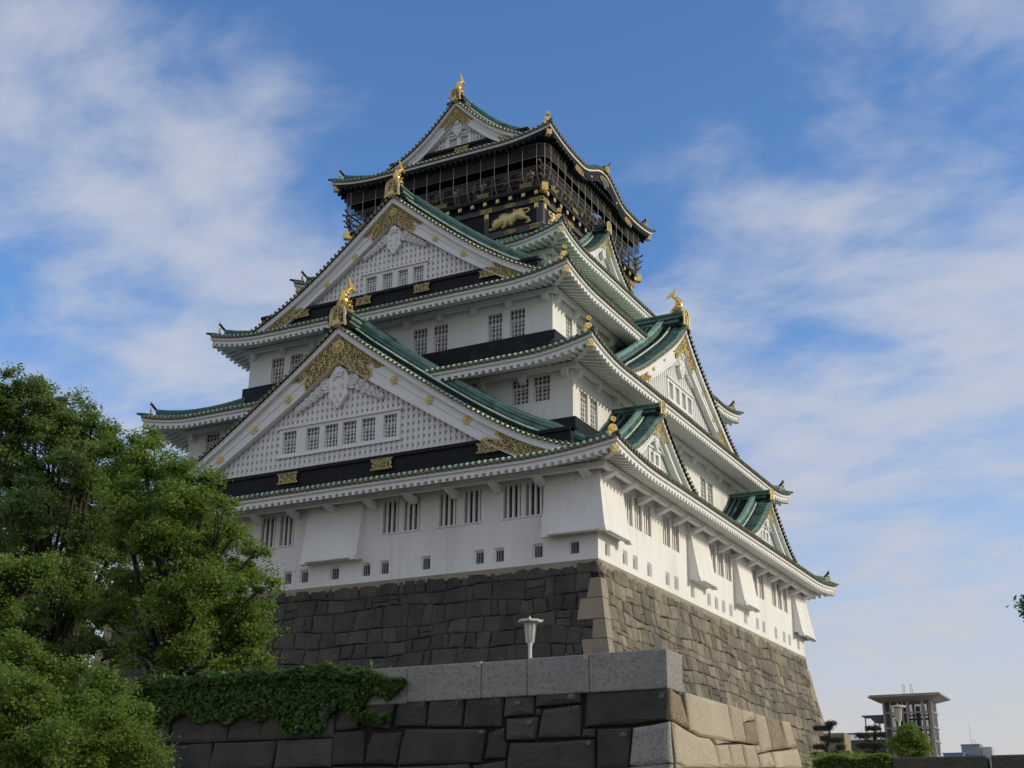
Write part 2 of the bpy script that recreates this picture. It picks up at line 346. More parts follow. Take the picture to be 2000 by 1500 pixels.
def roof(name, hx, hy, ze, lift, rng, prof, run, over, hipd=None, kara=False, dark=False, trim=None, ornaments=True):
    hipd = hipd or run
    trim = trim or TRIM
    def Z(k, s, d, h):
        l = lift * max(0.0, 1 - (h - abs(s)) / rng) ** 2 * max(0.0, 1 - d / (run * 1.2))
        z = ze + 0.12 + prof(d) + l
        if kara and k in (1, 3): z = max(z, ze + 0.12 + bumpf(s) + 0.02 * d if bumpf(s) > 0 else z)
        return z
    def Ze(k, s, h):
        l = lift * max(0.0, 1 - (h - abs(s)) / rng) ** 2
        return ze + l + (bumpf(s) if kara and k in (1, 3) else 0)
    sheet, rolls, fas, sof, raf = MB(), MB(), MB(), MB(), MB()
    caps = rolls
    for k in range(4):
        P, h, nrm = side_frame(k, hx, hy)
        mainside = k in (1, 3)
        rr = run if (mainside or hipd == run) else hipd
        K = 10 if rr > 5 else 7
        ss = np.concatenate([np.linspace(-1, -0.72, 12), np.linspace(-0.70, 0.70, 40 if kara else 16), np.linspace(0.72, 1, 12)])
        rows = []
        for d in np.linspace(0, rr, K):
            w = h - min(d, hipd) - 0.0
            if d > hipd: w = h - hipd + 0.15
            rows.append([P(t * w, d, Z(k, t * w, d, h)) for t in ss])
        sheet.grid(rows)
        # round tile rolls
        n = int(2 * h / 0.30); st = 2 * h / n
        for i in range(n):
            s = -h + (i + 0.5) * st
            lim = h - abs(s)
            dm = rr if (lim > hipd - 0.1) else min(rr, lim)
            if dm < 0.15: dm = 0.15
            ds = np.linspace(-0.07, dm, max(3, int(dm / 0.7) + 2))
            r = 0.088
            vs = []
            for d in ds:
                zz = Z(k, s, max(d, 0), h)
                for a in (0, 45, 90, 135, 180):
                    ca, sa = math.cos(math.radians(a)), math.sin(math.radians(a))
                    vs.append(P(s + ca * r, d, zz - 0.02 + sa * r))
            fs = [(a * 5 + j, a * 5 + j + 1, (a + 1) * 5 + j + 1, (a + 1) * 5 + j) for a in range(len(ds) - 1) for j in range(4)]
            rolls.add(vs, fs)
            if k in (0, 1):
                zz = Z(k, s, 0, h)
                caps.disc(P(s, -0.06, zz - 0.05), nrm, 0.080, 0.03, 9, 1, ring=0.74, rmi=2)
            # hanging flat-tile lip between the rolls
            z1 = Z(k, s + st / 2, 0, h)
            if i < n - 1:
                q = []
                for f_, dz in ((.07, .03), (.30, -.05), (.5, -.075), (.70, -.05), (.93, .03)):
                    q.append(P(s + st * f_, -0.045, z1 + dz + .01))
                q2 = [P(s + st * f_, .20, z1 + dz * .5 + .17) for f_, dz in ((.07, .03), (.30, -.05), (.5, -.075), (.70, -.05), (.93, .03))]
                b_ = [P(s + st * f_, -0.045, z1 - .125 + dz * .5) for f_, dz in ((.07, .03), (.30, -.05), (.5, -.075), (.70, -.05), (.93, .03))]
                rolls.add(q + q2, [(j, j + 1, 6 + j, 5 + j) for j in range(4)], 3)
                rolls.add(q + b_, [(j, j + 1, 6 + j, 5 + j) for j in range(4)], 1)
        # fascia boards, soffit
        sv = sorted(set([float(t) * h for t in ss] + [h - 0.06, -h + 0.06]))
        def strip(mb, d0, d1, za, zb, mi=0, sv=sv, P=P, k=k, h=h):
            vs = []
            for s in sv:
                w = lambda d: max(-(h - d), min(h - d, s))
                zt = Ze(k, s, h)
                vs += [P(w(d0), d0, zt + za), P(w(d1), d1, zt + za), P(w(d1), d1, zt + zb), P(w(d0), d0, zt + zb)]
            fs = []
            for a in range(len(sv) - 1):
                for j in range(4):
                    fs.append((a * 4 + j, a * 4 + (j + 1) % 4, (a + 1) * 4 + (j + 1) % 4, (a + 1) * 4 + j))
            fs += [(3, 2, 1, 0), tuple(range(4 * len(sv) - 4, 4 * len(sv)))]
            mb.add(vs, fs, mi)
        strip(fas, 0.03, 0.20, 0.03, -0.15, 0)
        strip(fas, 0.13, 0.28, -0.153, -0.34, 1 if dark else 0)
        rows = []
        base = lambda s: Ze(k, s, h) - (bumpf(s) if kara and k in (1, 3) else 0)
        for d in (0.2, over * 0.5, over + 0.25):
            w = h - d
            rows.append([P(t * w, d, base(t * w) * (1 - d / (over + .25)) + ze * (d / (over + .25)) - 0.335 + 0.30 * d) for t in ss])
        sof.grid(rows)
        n = int(2 * (h - 0.3) / 0.37); st = 2 * (h - 0.3) / n
        for i in range(n + 1):
            s = -(h - 0.3) + i * st
            d1 = min(over + 0.1, h - abs(s) + 0.05)
            if d1 < 0.35: continue
            f = lambda d: base(s) * (1 - d / (over + .25)) + ze * (d / (over + .25)) - 0.338 + 0.30 * d
            a0, a1 = 0.09, d1
            raf.hexa([P(s - .08, a0, f(a0) - .185), P(s + .08, a0, f(a0) - .185), P(s + .08, a1, f(a1) - .165), P(s - .08, a1, f(a1) - .165),
                      P(s - .08, a0, f(a0)), P(s + .08, a0, f(a0)), P(s + .08, a1, f(a1)), P(s - .08, a1, f(a1))])
    rt = cpart(sheet, 'tiled_roof', COPPER)
    cpart(rolls, 'roof_tiles', [COPPERL, BRONZE, RINGG, LIP], rt)
    cpart(fas, 'fascia', [trim, BLACK], rt)
    cpart(sof, 'soffit', BLACK if dark else trim, rt)
    cpart(raf, 'rafters', BLACK if dark else trim, rt)
    # hips: ridge, onigawara with gilt end, gilt capped hip rafter
    for (sx, sy) in ((1, -1), (-1, -1), (1, 1), (-1, 1)):
        ex, ey = XC + sx * hx, YC + sy * hy
        h = hx
        pt = lambda d, dz=0.0: (ex - sx * d, ey - sy * d, Z(0, hx - d, d, hx) + dz)
        ds = np.linspace(0.55, hipd, 8)
        rg = MB()
        for (wd, lo, hi) in ((.15, .0, .13), (.13, .13, .25), (.15, .25, .36), (.075, .36, .46)):
            rg.sweep([pt(d) for d in ds], wd, [(-1, lo), (1, lo), (1, hi - 0.008), (-1, hi - 0.008)])
        rg.tube([pt(-0.16, 0.03), pt(0.1, 0.07), pt(0.45, 0.1)], [.06, .10, .10], 7)
        # toribusuma: upcurved dark tube
        rg.tube([pt(.62, .36), pt(.50, .52), pt(.41, .66), pt(.34, .78)], [.07, .07, .065, .06], 7, 1)
        cpart(rg, 'hip_ridge', [RIDGE, DARKC], rt)
        if ornaments:
            og = MB()
            nx, ny = sx / math.sqrt(2), sy / math.sqrt(2)
            c = Vector(pt(0.40, .10))
            Fo = lambda u, o, z: (c.x - ny * u + nx * o, c.y + nx * u + ny * o, c.z + z)
            arch = [(-.17, .0), (.17, .0), (.23, .02), (.19, .16), (.21, .30), (.13, .44), (0, .49), (-.13, .44), (-.21, .30), (-.19, .16), (-.23, .02)]
            og.prism(Fo, arch, 0.0, 0.07)
            og.disc(Fo(0, .07, .27), (nx, ny, 0), .12, .04, 10, 0, ring=.6, rmi=0)
            og.tube([Fo(-.2, .06, .03), Fo(-.27, .06, .0), Fo(-.29, .06, .08), Fo(-.24, .06, .1)], .035, 5)
            og.tube([Fo(.2, .06, .03), Fo(.27, .06, .0), Fo(.29, .06, .08), Fo(.24, .06, .1)], .035, 5)
            e = Vector(pt(.345, .775))
            og.disc(e, (nx * .97, ny * .97, .1), .125, .06, 10, 0, ring=.62, rmi=0)
            cpart(og, 'gilt_ridge_end', GILTB, rt)
            hr = MB()
            zt = ze + lift
            c2 = Vector((ex - sx * .16, ey - sy * .16, zt - .44))
            F2 = lambda u, o, z: (c2.x - ny * u + nx * o, c2.y + nx * u + ny * o, c2.z + z)
            hr.fbox(F2, -.15, .15, -.34, .02, -.17, .15, 0)
            hr.disc(F2(0, .02, -.01), (nx, ny, 0), .10, .025, 10, 0, ring=.6, rmi=0)
            cpart(hr, 'gilt_rafter_cap', GOLD, rt)
            hb = MB()
            a = Vector(F2(0, -.30, -.03)); b = Vector((ex - sx * (over + .1), ey - sy * (over + .1), ze - .48 + .30 * over + .05))
            dirn = Vector((-ny, nx, 0)) * .12
            m1 = (a + b) / 2 - Vector((0, 0, .05))
            for p, q in ((a, m1), (m1, b)):
                hb.hexa([tuple(p - dirn - Vector((0, 0, .14))), tuple(p + dirn - Vector((0, 0, .14))), tuple(q + dirn - Vector((0, 0, .14))), tuple(q - dirn - Vector((0, 0, .14))),
                         tuple(p - dirn + Vector((0, 0, .14))), tuple(p + dirn + Vector((0, 0, .14))), tuple(q + dirn + Vector((0, 0, .14))), tuple(q - dirn + Vector((0, 0, .14)))])
            cpart(hb, 'hip_rafter', BLACK if dark else trim, rt)
    return rt, Z

def brackets(hx, hy, ze, over, n_f, n_s, big=True, trim=None):
    """beam along the wall heads carried on bracket arms; hx,hy are eave half sizes"""
    b = MB()
    bo_ = .75 if big else .32
    zt = ze - 0.52 + 0.30 * (over - bo_) - .01
    for k in range(4):
        P, h, nrm = side_frame(k, hx, hy)
        o = over - bo_
        b.hexa([P(-(h - o) , o, zt - .24), P(h - o, o, zt - .24), P(h - o - .24, o + .24, zt - .24), P(-(h - o - .24), o + .24, zt - .24),
                P(-(h - o), o, zt), P(h - o, o, zt), P(h - o - .24, o + .24, zt), P(-(h - o - .24), o + .24, zt)])
        # wall head moulding
        n = n_f if k in (0, 2) else n_s
        for i in range(n):
            s = -(h - over) + .35 + (2 * (h - over) - .7) * i / (n - 1)
            w = .19
            z1 = zt - .243
            if big:
                b.hexa([P(s - w, o + .15, z1 - .12), P(s + w, o + .15, z1 - .12), P(s + w, over + .02, z1 - .34), P(s - w, over + .02, z1 - .34),
                        P(s - w, o - .12, z1), P(s + w, o - .12, z1), P(s + w, over + .02, z1), P(s - w, over + .02, z1)])
            else:
                b.hexa([P(s - .13, o + .06, z1 - .30), P(s + .13, o + .06, z1 - .30), P(s + .17, over + .02, z1 - .40), P(s - .17, over + .02, z1 - .40),
                        P(s - .16, o - .04, z1), P(s + .16, o - .04, z1), P(s + .17, over + .02, z1), P(s - .17, over + .02, z1)])
    return cpart(b, 'eave_brackets', trim or TRIM)

# --- walls with real recesses -------------------------------------------------
def wall_face(mb, F, u0, u1, z0, z1, holes):
    """holes: (ua,ub,za,zb, splay, depth)"""
    us = sorted(set([u0, u1] + [h[0] for h in holes] + [h[1] for h in holes]))
    zs = sorted(set([z0, z1] + [h[2] for h in holes] + [h[3] for h in holes]))
    for a, b in zip(us[:-1], us[1:]):
        for c, d in zip(zs[:-1], zs[1:]):
            um, zm_ = (a + b) / 2, (c + d) / 2
            if any(h[0] < um < h[1] and h[2] < zm_ < h[3] for h in holes): continue
            mb.add([F(a, 0, c), F(b, 0, c), F(b, 0, d), F(a, 0, d)], [(0, 1, 2, 3)])
    for (a, b, c, d, sp, dep) in holes:
        sl, st, sb = sp
        o = [F(a, 0, c), F(b, 0, c), F(b, 0, d), F(a, 0, d)]
        i_ = [F(a + sl, -dep, c + sb), F(b - sl, -dep, c + sb), F(b - sl, -dep, d - st), F(a + sl, -dep, d - st)]
        mb.add(o + i_, [(0, 1, 5, 4), (1, 2, 6, 5), (2, 3, 7, 6), (3, 0, 4, 7)])

def lattice_window(F, a, b, c, d, dep, nu, nz, parent=None, r=.021):
    """dark pane with a white grid in front, set back by dep"""
    p = MB(); p.fbox(F, a, b, -dep - .03, -dep - .005, c, d, 0)
    po = cpart(p, 'window', PANE, parent)
    g = MB()
    for i in range(nu + 1):
        u = a + (b - a) * i / nu
        g.fbox(F, u - r, u + r, -dep + .0, -dep + .05, c, d)
    for i in range(nz + 1):
        z = c + (d - c) * i / nz
        g.fbox(F, a, b, -dep + .012, -dep + .042, z - r * .8, z + r * .8)
    cpart(g, 'lattice', TRIM, po)
    # opened inner sash frame, set a bit off the grid
    s_ = MB()
    um, zt = (a + b) / 2, c + (d - c) * .62
    for u in (a + .05, um, b - .05): s_.fbox(F, u - .03, u + .03, -dep - .004, -dep + .0, c, zt)
    s_.fbox(F, a, b, -dep - .004, -dep + .0, zt - .03, zt + .03)
    cpart(s_, 'sash', TRIM, po)
    return po

def bar_window(F, a, b, c, d, dep, n=4, parent=None):
    p = MB(); p.fbox(F, a, b, -dep - .04, -dep - .005, c, d)
    po = cpart(p, 'window', PANE, parent)
    g = MB()
    for i in range(n):
        u = a + (b - a) * (i + .62) / (n + .25)
        w = .058
        g.prism(lambda uu, oo, zz: F(uu, oo, zz), [(u - w, c), (u + w, c), (u + w, d), (u - w, d)], -dep * .62, -dep * .62 + .10)
    cpart(g, 'window_bars', TRIM, po)
    h = MB()
    for i in range(1, 5):
        z = c + (d - c) * i / 5
        h.fbox(F, a, b, -dep, -dep + .03, z - .018, z + .018)
    for i in range(4):
        u = a + (b - a) * (i + .5) / 4
        h.fbox(F, u - .016, u + .016, -dep + .002, -dep + .024, c, d)
    cpart(h, 'inner_grid', GREYB, po)
    return po

# storey 1
HX1, HY1 = 13.79, 15.80
F0 = FR(0.0); S0 = SD(0.0)
fw = []
for pr_ in ((-4.61 - XC, -3.72 - XC), (-3.50 - XC, -2.61 - XC), (-7.95 - XC, -7.05 - XC), (-6.64 - XC, -5.75 - XC), (-11.05 - XC, -10.16 - XC), (-9.88 - XC, -8.99 - XC),
            (-18.25 - XC, -17.34 - XC), (-17.08 - XC, -16.20 - XC), (-20.4 - XC, -19.5 - XC), (-21.6 - XC, -20.7 - XC), (-24.9 - XC, -24.0 - XC), (-23.7 - XC, -22.8 - XC)):
    fw.append(pr_)
sw = []
for a, b, n in ((3.05, 6.15, 3), (7.66, 9.83, 2), (14.25, 17.75, 3), (21.45, 23.62, 2), (25.1, 28.34, 3)):
    gap = .28; w = (b - a - gap * (n - 1)) / n
    for i in range(n): sw.append((a + i * (w + gap) - YC, a + i * (w + gap) + w - YC))
fl = [x - XC for x in (-16.44, -15.45, -13.67, -11.9, -10.87, -8.62, -5.83, -4.81, -2.89, -1.14, -18.6, -20.2, -22.4, -24.6)]
slp = [y - YC for y in (1.01, 2.93, 4.11, 5.81, 8.09, 9.27, 11.5, 13.92, 15.06, 16.2, 17.38, 19.86, 22.01, 23.21, 25.54, 27.21, 28.35, 30.24)]
w1 = MB()
hz = lambda L_: [(a, b, 2.20, 3.74, (0, 0, 0), .34) for a, b in L_]
hl = lambda L_: [(c - .27, c + .27, .27, .92, (.09, .12, -.0 + .03), .13) for c in L_]
wall_face(w1, F0, -HX1, HX1, -.02, 4.35, hz(fw) + hl(fl))
wall_face(w1, S0, -HY1, HY1, -.02, 4.35, hz(sw) + hl(slp))
wall_face(w1, lambda u, o, z: (XC - u, 2 * YC + o, z), -HX1, HX1, -.02, 4.35, [])
wall_face(w1, lambda u, o, z: (2 * XC - o, YC - u, z), -HY1, HY1, -.02, 4.35, [])
wo = cpart(w1, 'storey_wall', WHITE)
for a, b in fw: bar_window(F0, a, b, 2.20, 3.74, .34, 3)
for a, b in sw: bar_window(S0, a, b, 2.20, 3.74, .34, 3)
sills = MB()
for i in range(0, len(fw), 2): sills.fbox(F0, min(fw[i][0], fw[i + 1][0]) - .08, max(fw[i][1], fw[i + 1][1]) + .08, .0, .05, 2.13, 2.197)
cpart(sills, 'window_sills', TRIM, wo)
hd = MB()
for i in range(0, len(fw), 2): hd.fbox(F0, min(fw[i][0], fw[i + 1][0]) - .10, max(fw[i][1], fw[i + 1][1]) + .10, .0, .04, 3.743, 3.90)
cpart(hd, 'window_heads', TRIM, wo)
for FF, L_ in ((F0, fl), (S0, slp)):
    for c in L_:
        p = MB(); p.fbox(FF, c - .18, c + .18, -.16, -.132, .30, .80)
        po = cpart(p, 'loophole', mat('dark_slot', (0.02, 0.022, 0.024), .5))
        g = MB()
        for u in (-.07, .05): g.fbox(FF, c + u - .016, c + u + .016, -.1315, -.10, .30, .80)
        g.fbox(FF, c - .18, c + .18, -.1316, -.105, .30, .33)
        cpart(g, 'loophole_bars', mat('grey_bar', (0.30, 0.30, 0.29), .6), po)

# stone-drop bays
def bay(F, u0, u1, wl=True, wr=True):
    b = MB()
    dT, dB, zT, zB = .14, .58, 4.06, 1.20
    zs = np.linspace(zT, zB, 7)
    prof = [dT + (dB - dT) * ((zT - z) / (zT - zB)) ** 1.12 for z in zs]
    rows = [[F(u0, o, z), F(u1, o, z)] for z, o in zip(zs, prof)]
    b.grid(rows)
    for u in (u0, u1):
        b.add([F(u, 0, z) for z in zs] + [F(u, o, z) for z, o in zip(zs, prof)], [(i, i + 1, 7 + i + 1, 7 + i) for i in range(6)])
    b.fbox(F, u0 - .0, u1 + .0, .0, dB + .05, zB - .12, zB - .0)
    for u, s in ((u0, 1), (u1, -1)):
        a, c = sorted((u - s * .003, u + s * .30))
        b.fbox(F, a, c, dB - .24, dB + .075, zB - .22, zB - .12 - .0015)
    o = cpart(b, 'stone_drop_bay', WHITE)
    return o
bay(F0, -15.26 - XC, -12.08 - XC); bay(F0, -27.0 - XC + .0, -25.2 - XC)
bay(S0, 10.95 - YC, 13.58 - YC); bay(S0, 18.08 - YC, 20.66 - YC)
def corner_bay(sy):
    """bay wrapped round a right-hand corner (sy=-1 front, +1 back)"""
    b = MB()
    dT, dB, zT, zB = .14, .58, 4.06, 1.20
    zs = np.linspace(zT, zB, 7)
    y0 = YC + sy * HY1
    L1, L2 = 2.42, 2.30
    rows = []
    for z in zs:
        o = dT + (dB - dT) * ((zT - z) / (zT - zB)) ** 1.12
        rows.append([(-L1, y0, z), (-L1, y0 + sy * o, z), (o, y0 + sy * o, z), (o, y0 - sy * L2, z), (0, y0 - sy * L2, z)])
    b.grid(rows)
    e = dB + .05
    ya, yb = sorted((y0 + sy * .30, y0 + sy * e)); b.box(-L1, e, ya, yb, zB - .12, zB)
    ya, yb = sorted((y0 - sy * L2, y0 + sy * .298)); b.box(.30, e, ya, yb, zB - .12, zB - .001)
    ya, yb = sorted((y0 + sy * (e - .26), y0 + sy * (e + .03))); b.box(-L1 - .003, -L1 + .30, ya, yb, zB - .22, zB - .122)
    ya, yb = sorted((y0 - sy * L2 - sy * .003, y0 - sy * L2 + sy * .30)); b.box(e - .26, e + .03, ya, yb, zB - .22, zB - .122)
    ya, yb = sorted((y0 + sy * (e - .25), y0 + sy * (e + .03))); b.box(e - .25, e + .03, ya, yb, zB - .20, zB - .122)
    return cpart(b, 'stone_drop_bay', WHITE)
corner_bay(-1); corner_bay(1)

# upper storeys: plain walls with lattice windows
def storey(hx, hy, z0, z1, front, side, m=WHITE, grid=(4, 6)):
    w = MB()
    Ff, Fs = FR(YC - hy), SD(XC + hx)
    H = lambda L_: [(a, b, c, d, (0, 0, 0), .13) for a, b, c, d in L_]
    wall_face(w, Ff, -hx, hx, z0, z1, H(front)); wall_face(w, Fs, -hy, hy, z0, z1, H(side))
    wall_face(w, lambda u, o, z: (XC - u, YC + hy + o, z), -hx, hx, z0, z1, [])
    wall_face(w, lambda u, o, z: (XC - hx - o, YC - u, z), -hy, hy, z0, z1, [])
    o = cpart(w, 'storey_wall', m)
    for a, b, c, d in front: lattice_window(Ff, a, b, c, d, .13, grid[0], grid[1])
    for a, b, c, d in side: lattice_window(Fs, a, b, c, d, .13, grid[0], grid[1])
    return o
HX2, HY2, HX3, HY3 = 11.68, 13.69, 9.61, 11.61
sym = lambda L_: L_ + [(-b, -a, c, d) for a, b, c, d in L_]
storey(HX2, HY2, 4.6, 10.25, sym([(8.44, 9.34, 8.32, 9.60), (9.59, 10.48, 8.32, 9.60)]),
       sym([(-12.9, -12.05, 7.42, 8.86), (-11.77, -10.9, 7.42, 8.86)]) + [(.25, 1.1, 7.55, 8.9), (3.6, 4.5, 7.55, 8.9), (4.76, 5.68, 7.55, 8.9)])
storey(HX3, HY3, 10.4, 15.45, sym([(1.36, 2.22, 12.86, 14.33), (2.62, 3.48, 12.86, 14.33), (5.89, 6.72, 12.8, 14.33), (7.18, 8.04, 12.8, 14.33)]),
       sym([(-10.06, -9.28, 12.9, 14.31), (-8.8, -8.0, 12.9, 14.31)]))
storey(7.45, 7.56, 15.6, 19.95, [], [], GREENW)

# roofs -------------------------------------------------------------------------
pr14 = lambda d: .21 * d + .062 * d * d
roof('r1', 15.605, 17.696, 4.20, .42, 5.0, pr14, 3.95, 1.82)
roof('r2', 13.596, 15.619, 9.95, .55, 3.9, pr14, 4.0, 1.92)
roof('r3', 11.284, 13.299, 15.17, .52, 3.9, pr14, 3.85, 1.68)
roof('r4', 8.971, 9.092, 19.64, .66, 3.6, lambda d: .30 * d + .15 * d * d, 2.45, 1.52, trim=GREENW)
p5x = [0, 1.2, 2.3, 3.63, 4.35, 5.5, 6.31, 7.0, 7.63]; p5z = [0, .38, .95, 1.80, 2.28, 3.10, 3.82, 4.55, 5.30]
p5c = np.polyfit(p5x, p5z, 3)
pr5 = lambda d: float(np.polyval(p5c, d) - np.polyval(p5c, 0) * max(0, 1 - d / 1.0))
rt5, Z5 = roof('r5', 7.633, 7.753, 27.02, .47, 3.6, pr5, 7.55, 1.75, hipd=2.35, kara=True, dark=True)
brackets(15.605, 17.696, 4.20, 1.82, 13, 15)
brackets(13.596, 15.619, 9.95, 1.92, 11, 13, False)
brackets(11.284, 13.299, 15.17, 1.68, 10, 11, False)
brackets(8.971, 9.092, 19.64, 1.52, 7, 7, False, GREENW)
# dark flashing where each roof meets the next wall
fl_ = MB()
for hx, hy, z0, z1 in ((HX2, HY2, 5.4, 7.23), (HX3, HY3, 11.2, 12.75)):
    t = .22
    fl_.box(XC - hx - t, XC + hx + t, YC - hy - t, YC - hy - .002, z0, z1)
    fl_.box(XC + hx + .002, XC + hx + t, YC - hy - .001, YC + hy + t, z0, z1)
    fl_.box(XC - hx - t, XC - hx - .002, YC - hy - .001, YC + hy + t, z0, z1)
cpart(fl_, 'roof_flashing', DARKC)

# --- gable builder --------------------------------------------------------------
def spiral(mb, F, u, z, o, r, turns=1.4, hand=1, ph=0, t=.022, mi=0, n=3):
    k = 11
    pts = []
    for i in range(k):
        f = i / (k - 1); a = ph + hand * f * turns * 2 * math.pi; q = r * (1 - .82 * f)
        pts.append(F(u + q * math.cos(a), o, z + q * math.sin(a)))
    mb.tube(pts, t, n, mi, cap=False)
def inside(poly, u, z):
    c = False; n = len(poly)
    for i in range(n):
        (a, b), (x, y) = poly[i], poly[(i + 1) % n]
        if (b > z) != (y > z) and u < (x - a) * (z - b) / (y - b) + a: c = not c
    return c
def filigree(F, poly, o, parent, pitch=.23, r=.13, t=.024, seed=1, name='gilt_fitting'):
    rnd = random.Random(seed)
    mb = MB()
    mb.prism(F, poly, o, o + .03, 1)
    n = len(poly)
    for i in range(n):
        a, b = poly[i], poly[(i + 1) % n]
        mb.tube([F(a[0], o + .04, a[1]), F(b[0], o + .04, b[1])], t * 1.35, 4, 0)
    us = [p[0] for p in poly]; zs = [p[1] for p in poly]
    row = 0; z = min(zs) + pitch * .4
    while z < max(zs):
        u = min(us) + (pitch * .5 if row % 2 else pitch * .15)
        while u < max(us):
            if inside(poly, u, z):
                h = rnd.choice((-1, 1)); ph = rnd.uniform(0, 6.28)
                spiral(mb, F, u, z, o + .045, r, 1.25, h, ph, t)
                e = (u + r * 1.5 * math.cos(ph + .5), z + r * 1.5 * math.sin(ph + .5))
                mb.tube([F(u + r * math.cos(ph), o + .045, z + r * math.sin(ph)), F(e[0], o + .05, e[1])], [t, t * 1.5], 3, 0, cap=False)
            u += pitch
        z += pitch * .86; row += 1
    return cpart(mb, name, [GOLD, BROWNP], parent)
def flower(F, u, z, o, R_, parent, petals=12, star=False, name='gilt_boss'):
    mb = MB()
    k = 48; pol = []
    for i in range(k):
        a = 2 * math.pi * i / k
        rr = R_ * ((.93 + .07 * abs(math.cos(petals * a / 2))) if not star else (.62 + .38 * abs(math.cos(3 * a)) ** .7))
        pol.append((u + rr * math.cos(a), z + rr * math.sin(a)))
    mb.prism(F, pol, o, o + .04, 0)
    for i in range(petals):
        a = 2 * math.pi * (i + .5) / petals
        c = [(.30, -.05), (.62, -.115), (.88, -.10), (.93, 0), (.88, .10), (.62, .115), (.30, .05)]
        pts = [(u + R_ * (x * math.cos(a) - y * math.sin(a)), z + R_ * (x * math.sin(a) + y * math.cos(a))) for x, y in c]
        top = (u + R_ * .66 * math.cos(a), z + R_ * .66 * math.sin(a))
        vs = [F(p[0], o + .041, p[1]) for p in pts] + [F(top[0], o + .041 + R_ * .22, top[1])]
        mb.add(vs, [(j, (j + 1) % 7, 7) for j in range(7)], 0)
    ctr = [(u + R_ * .24 * math.cos(2 * math.pi * i / 10), z + R_ * .24 * math.sin(2 * math.pi * i / 10)) for i in range(10)]
    mb.prism(F, ctr, o + .03, o + .05 + R_ * .18, 0)
    return cpart(mb, name, GOLD, parent)

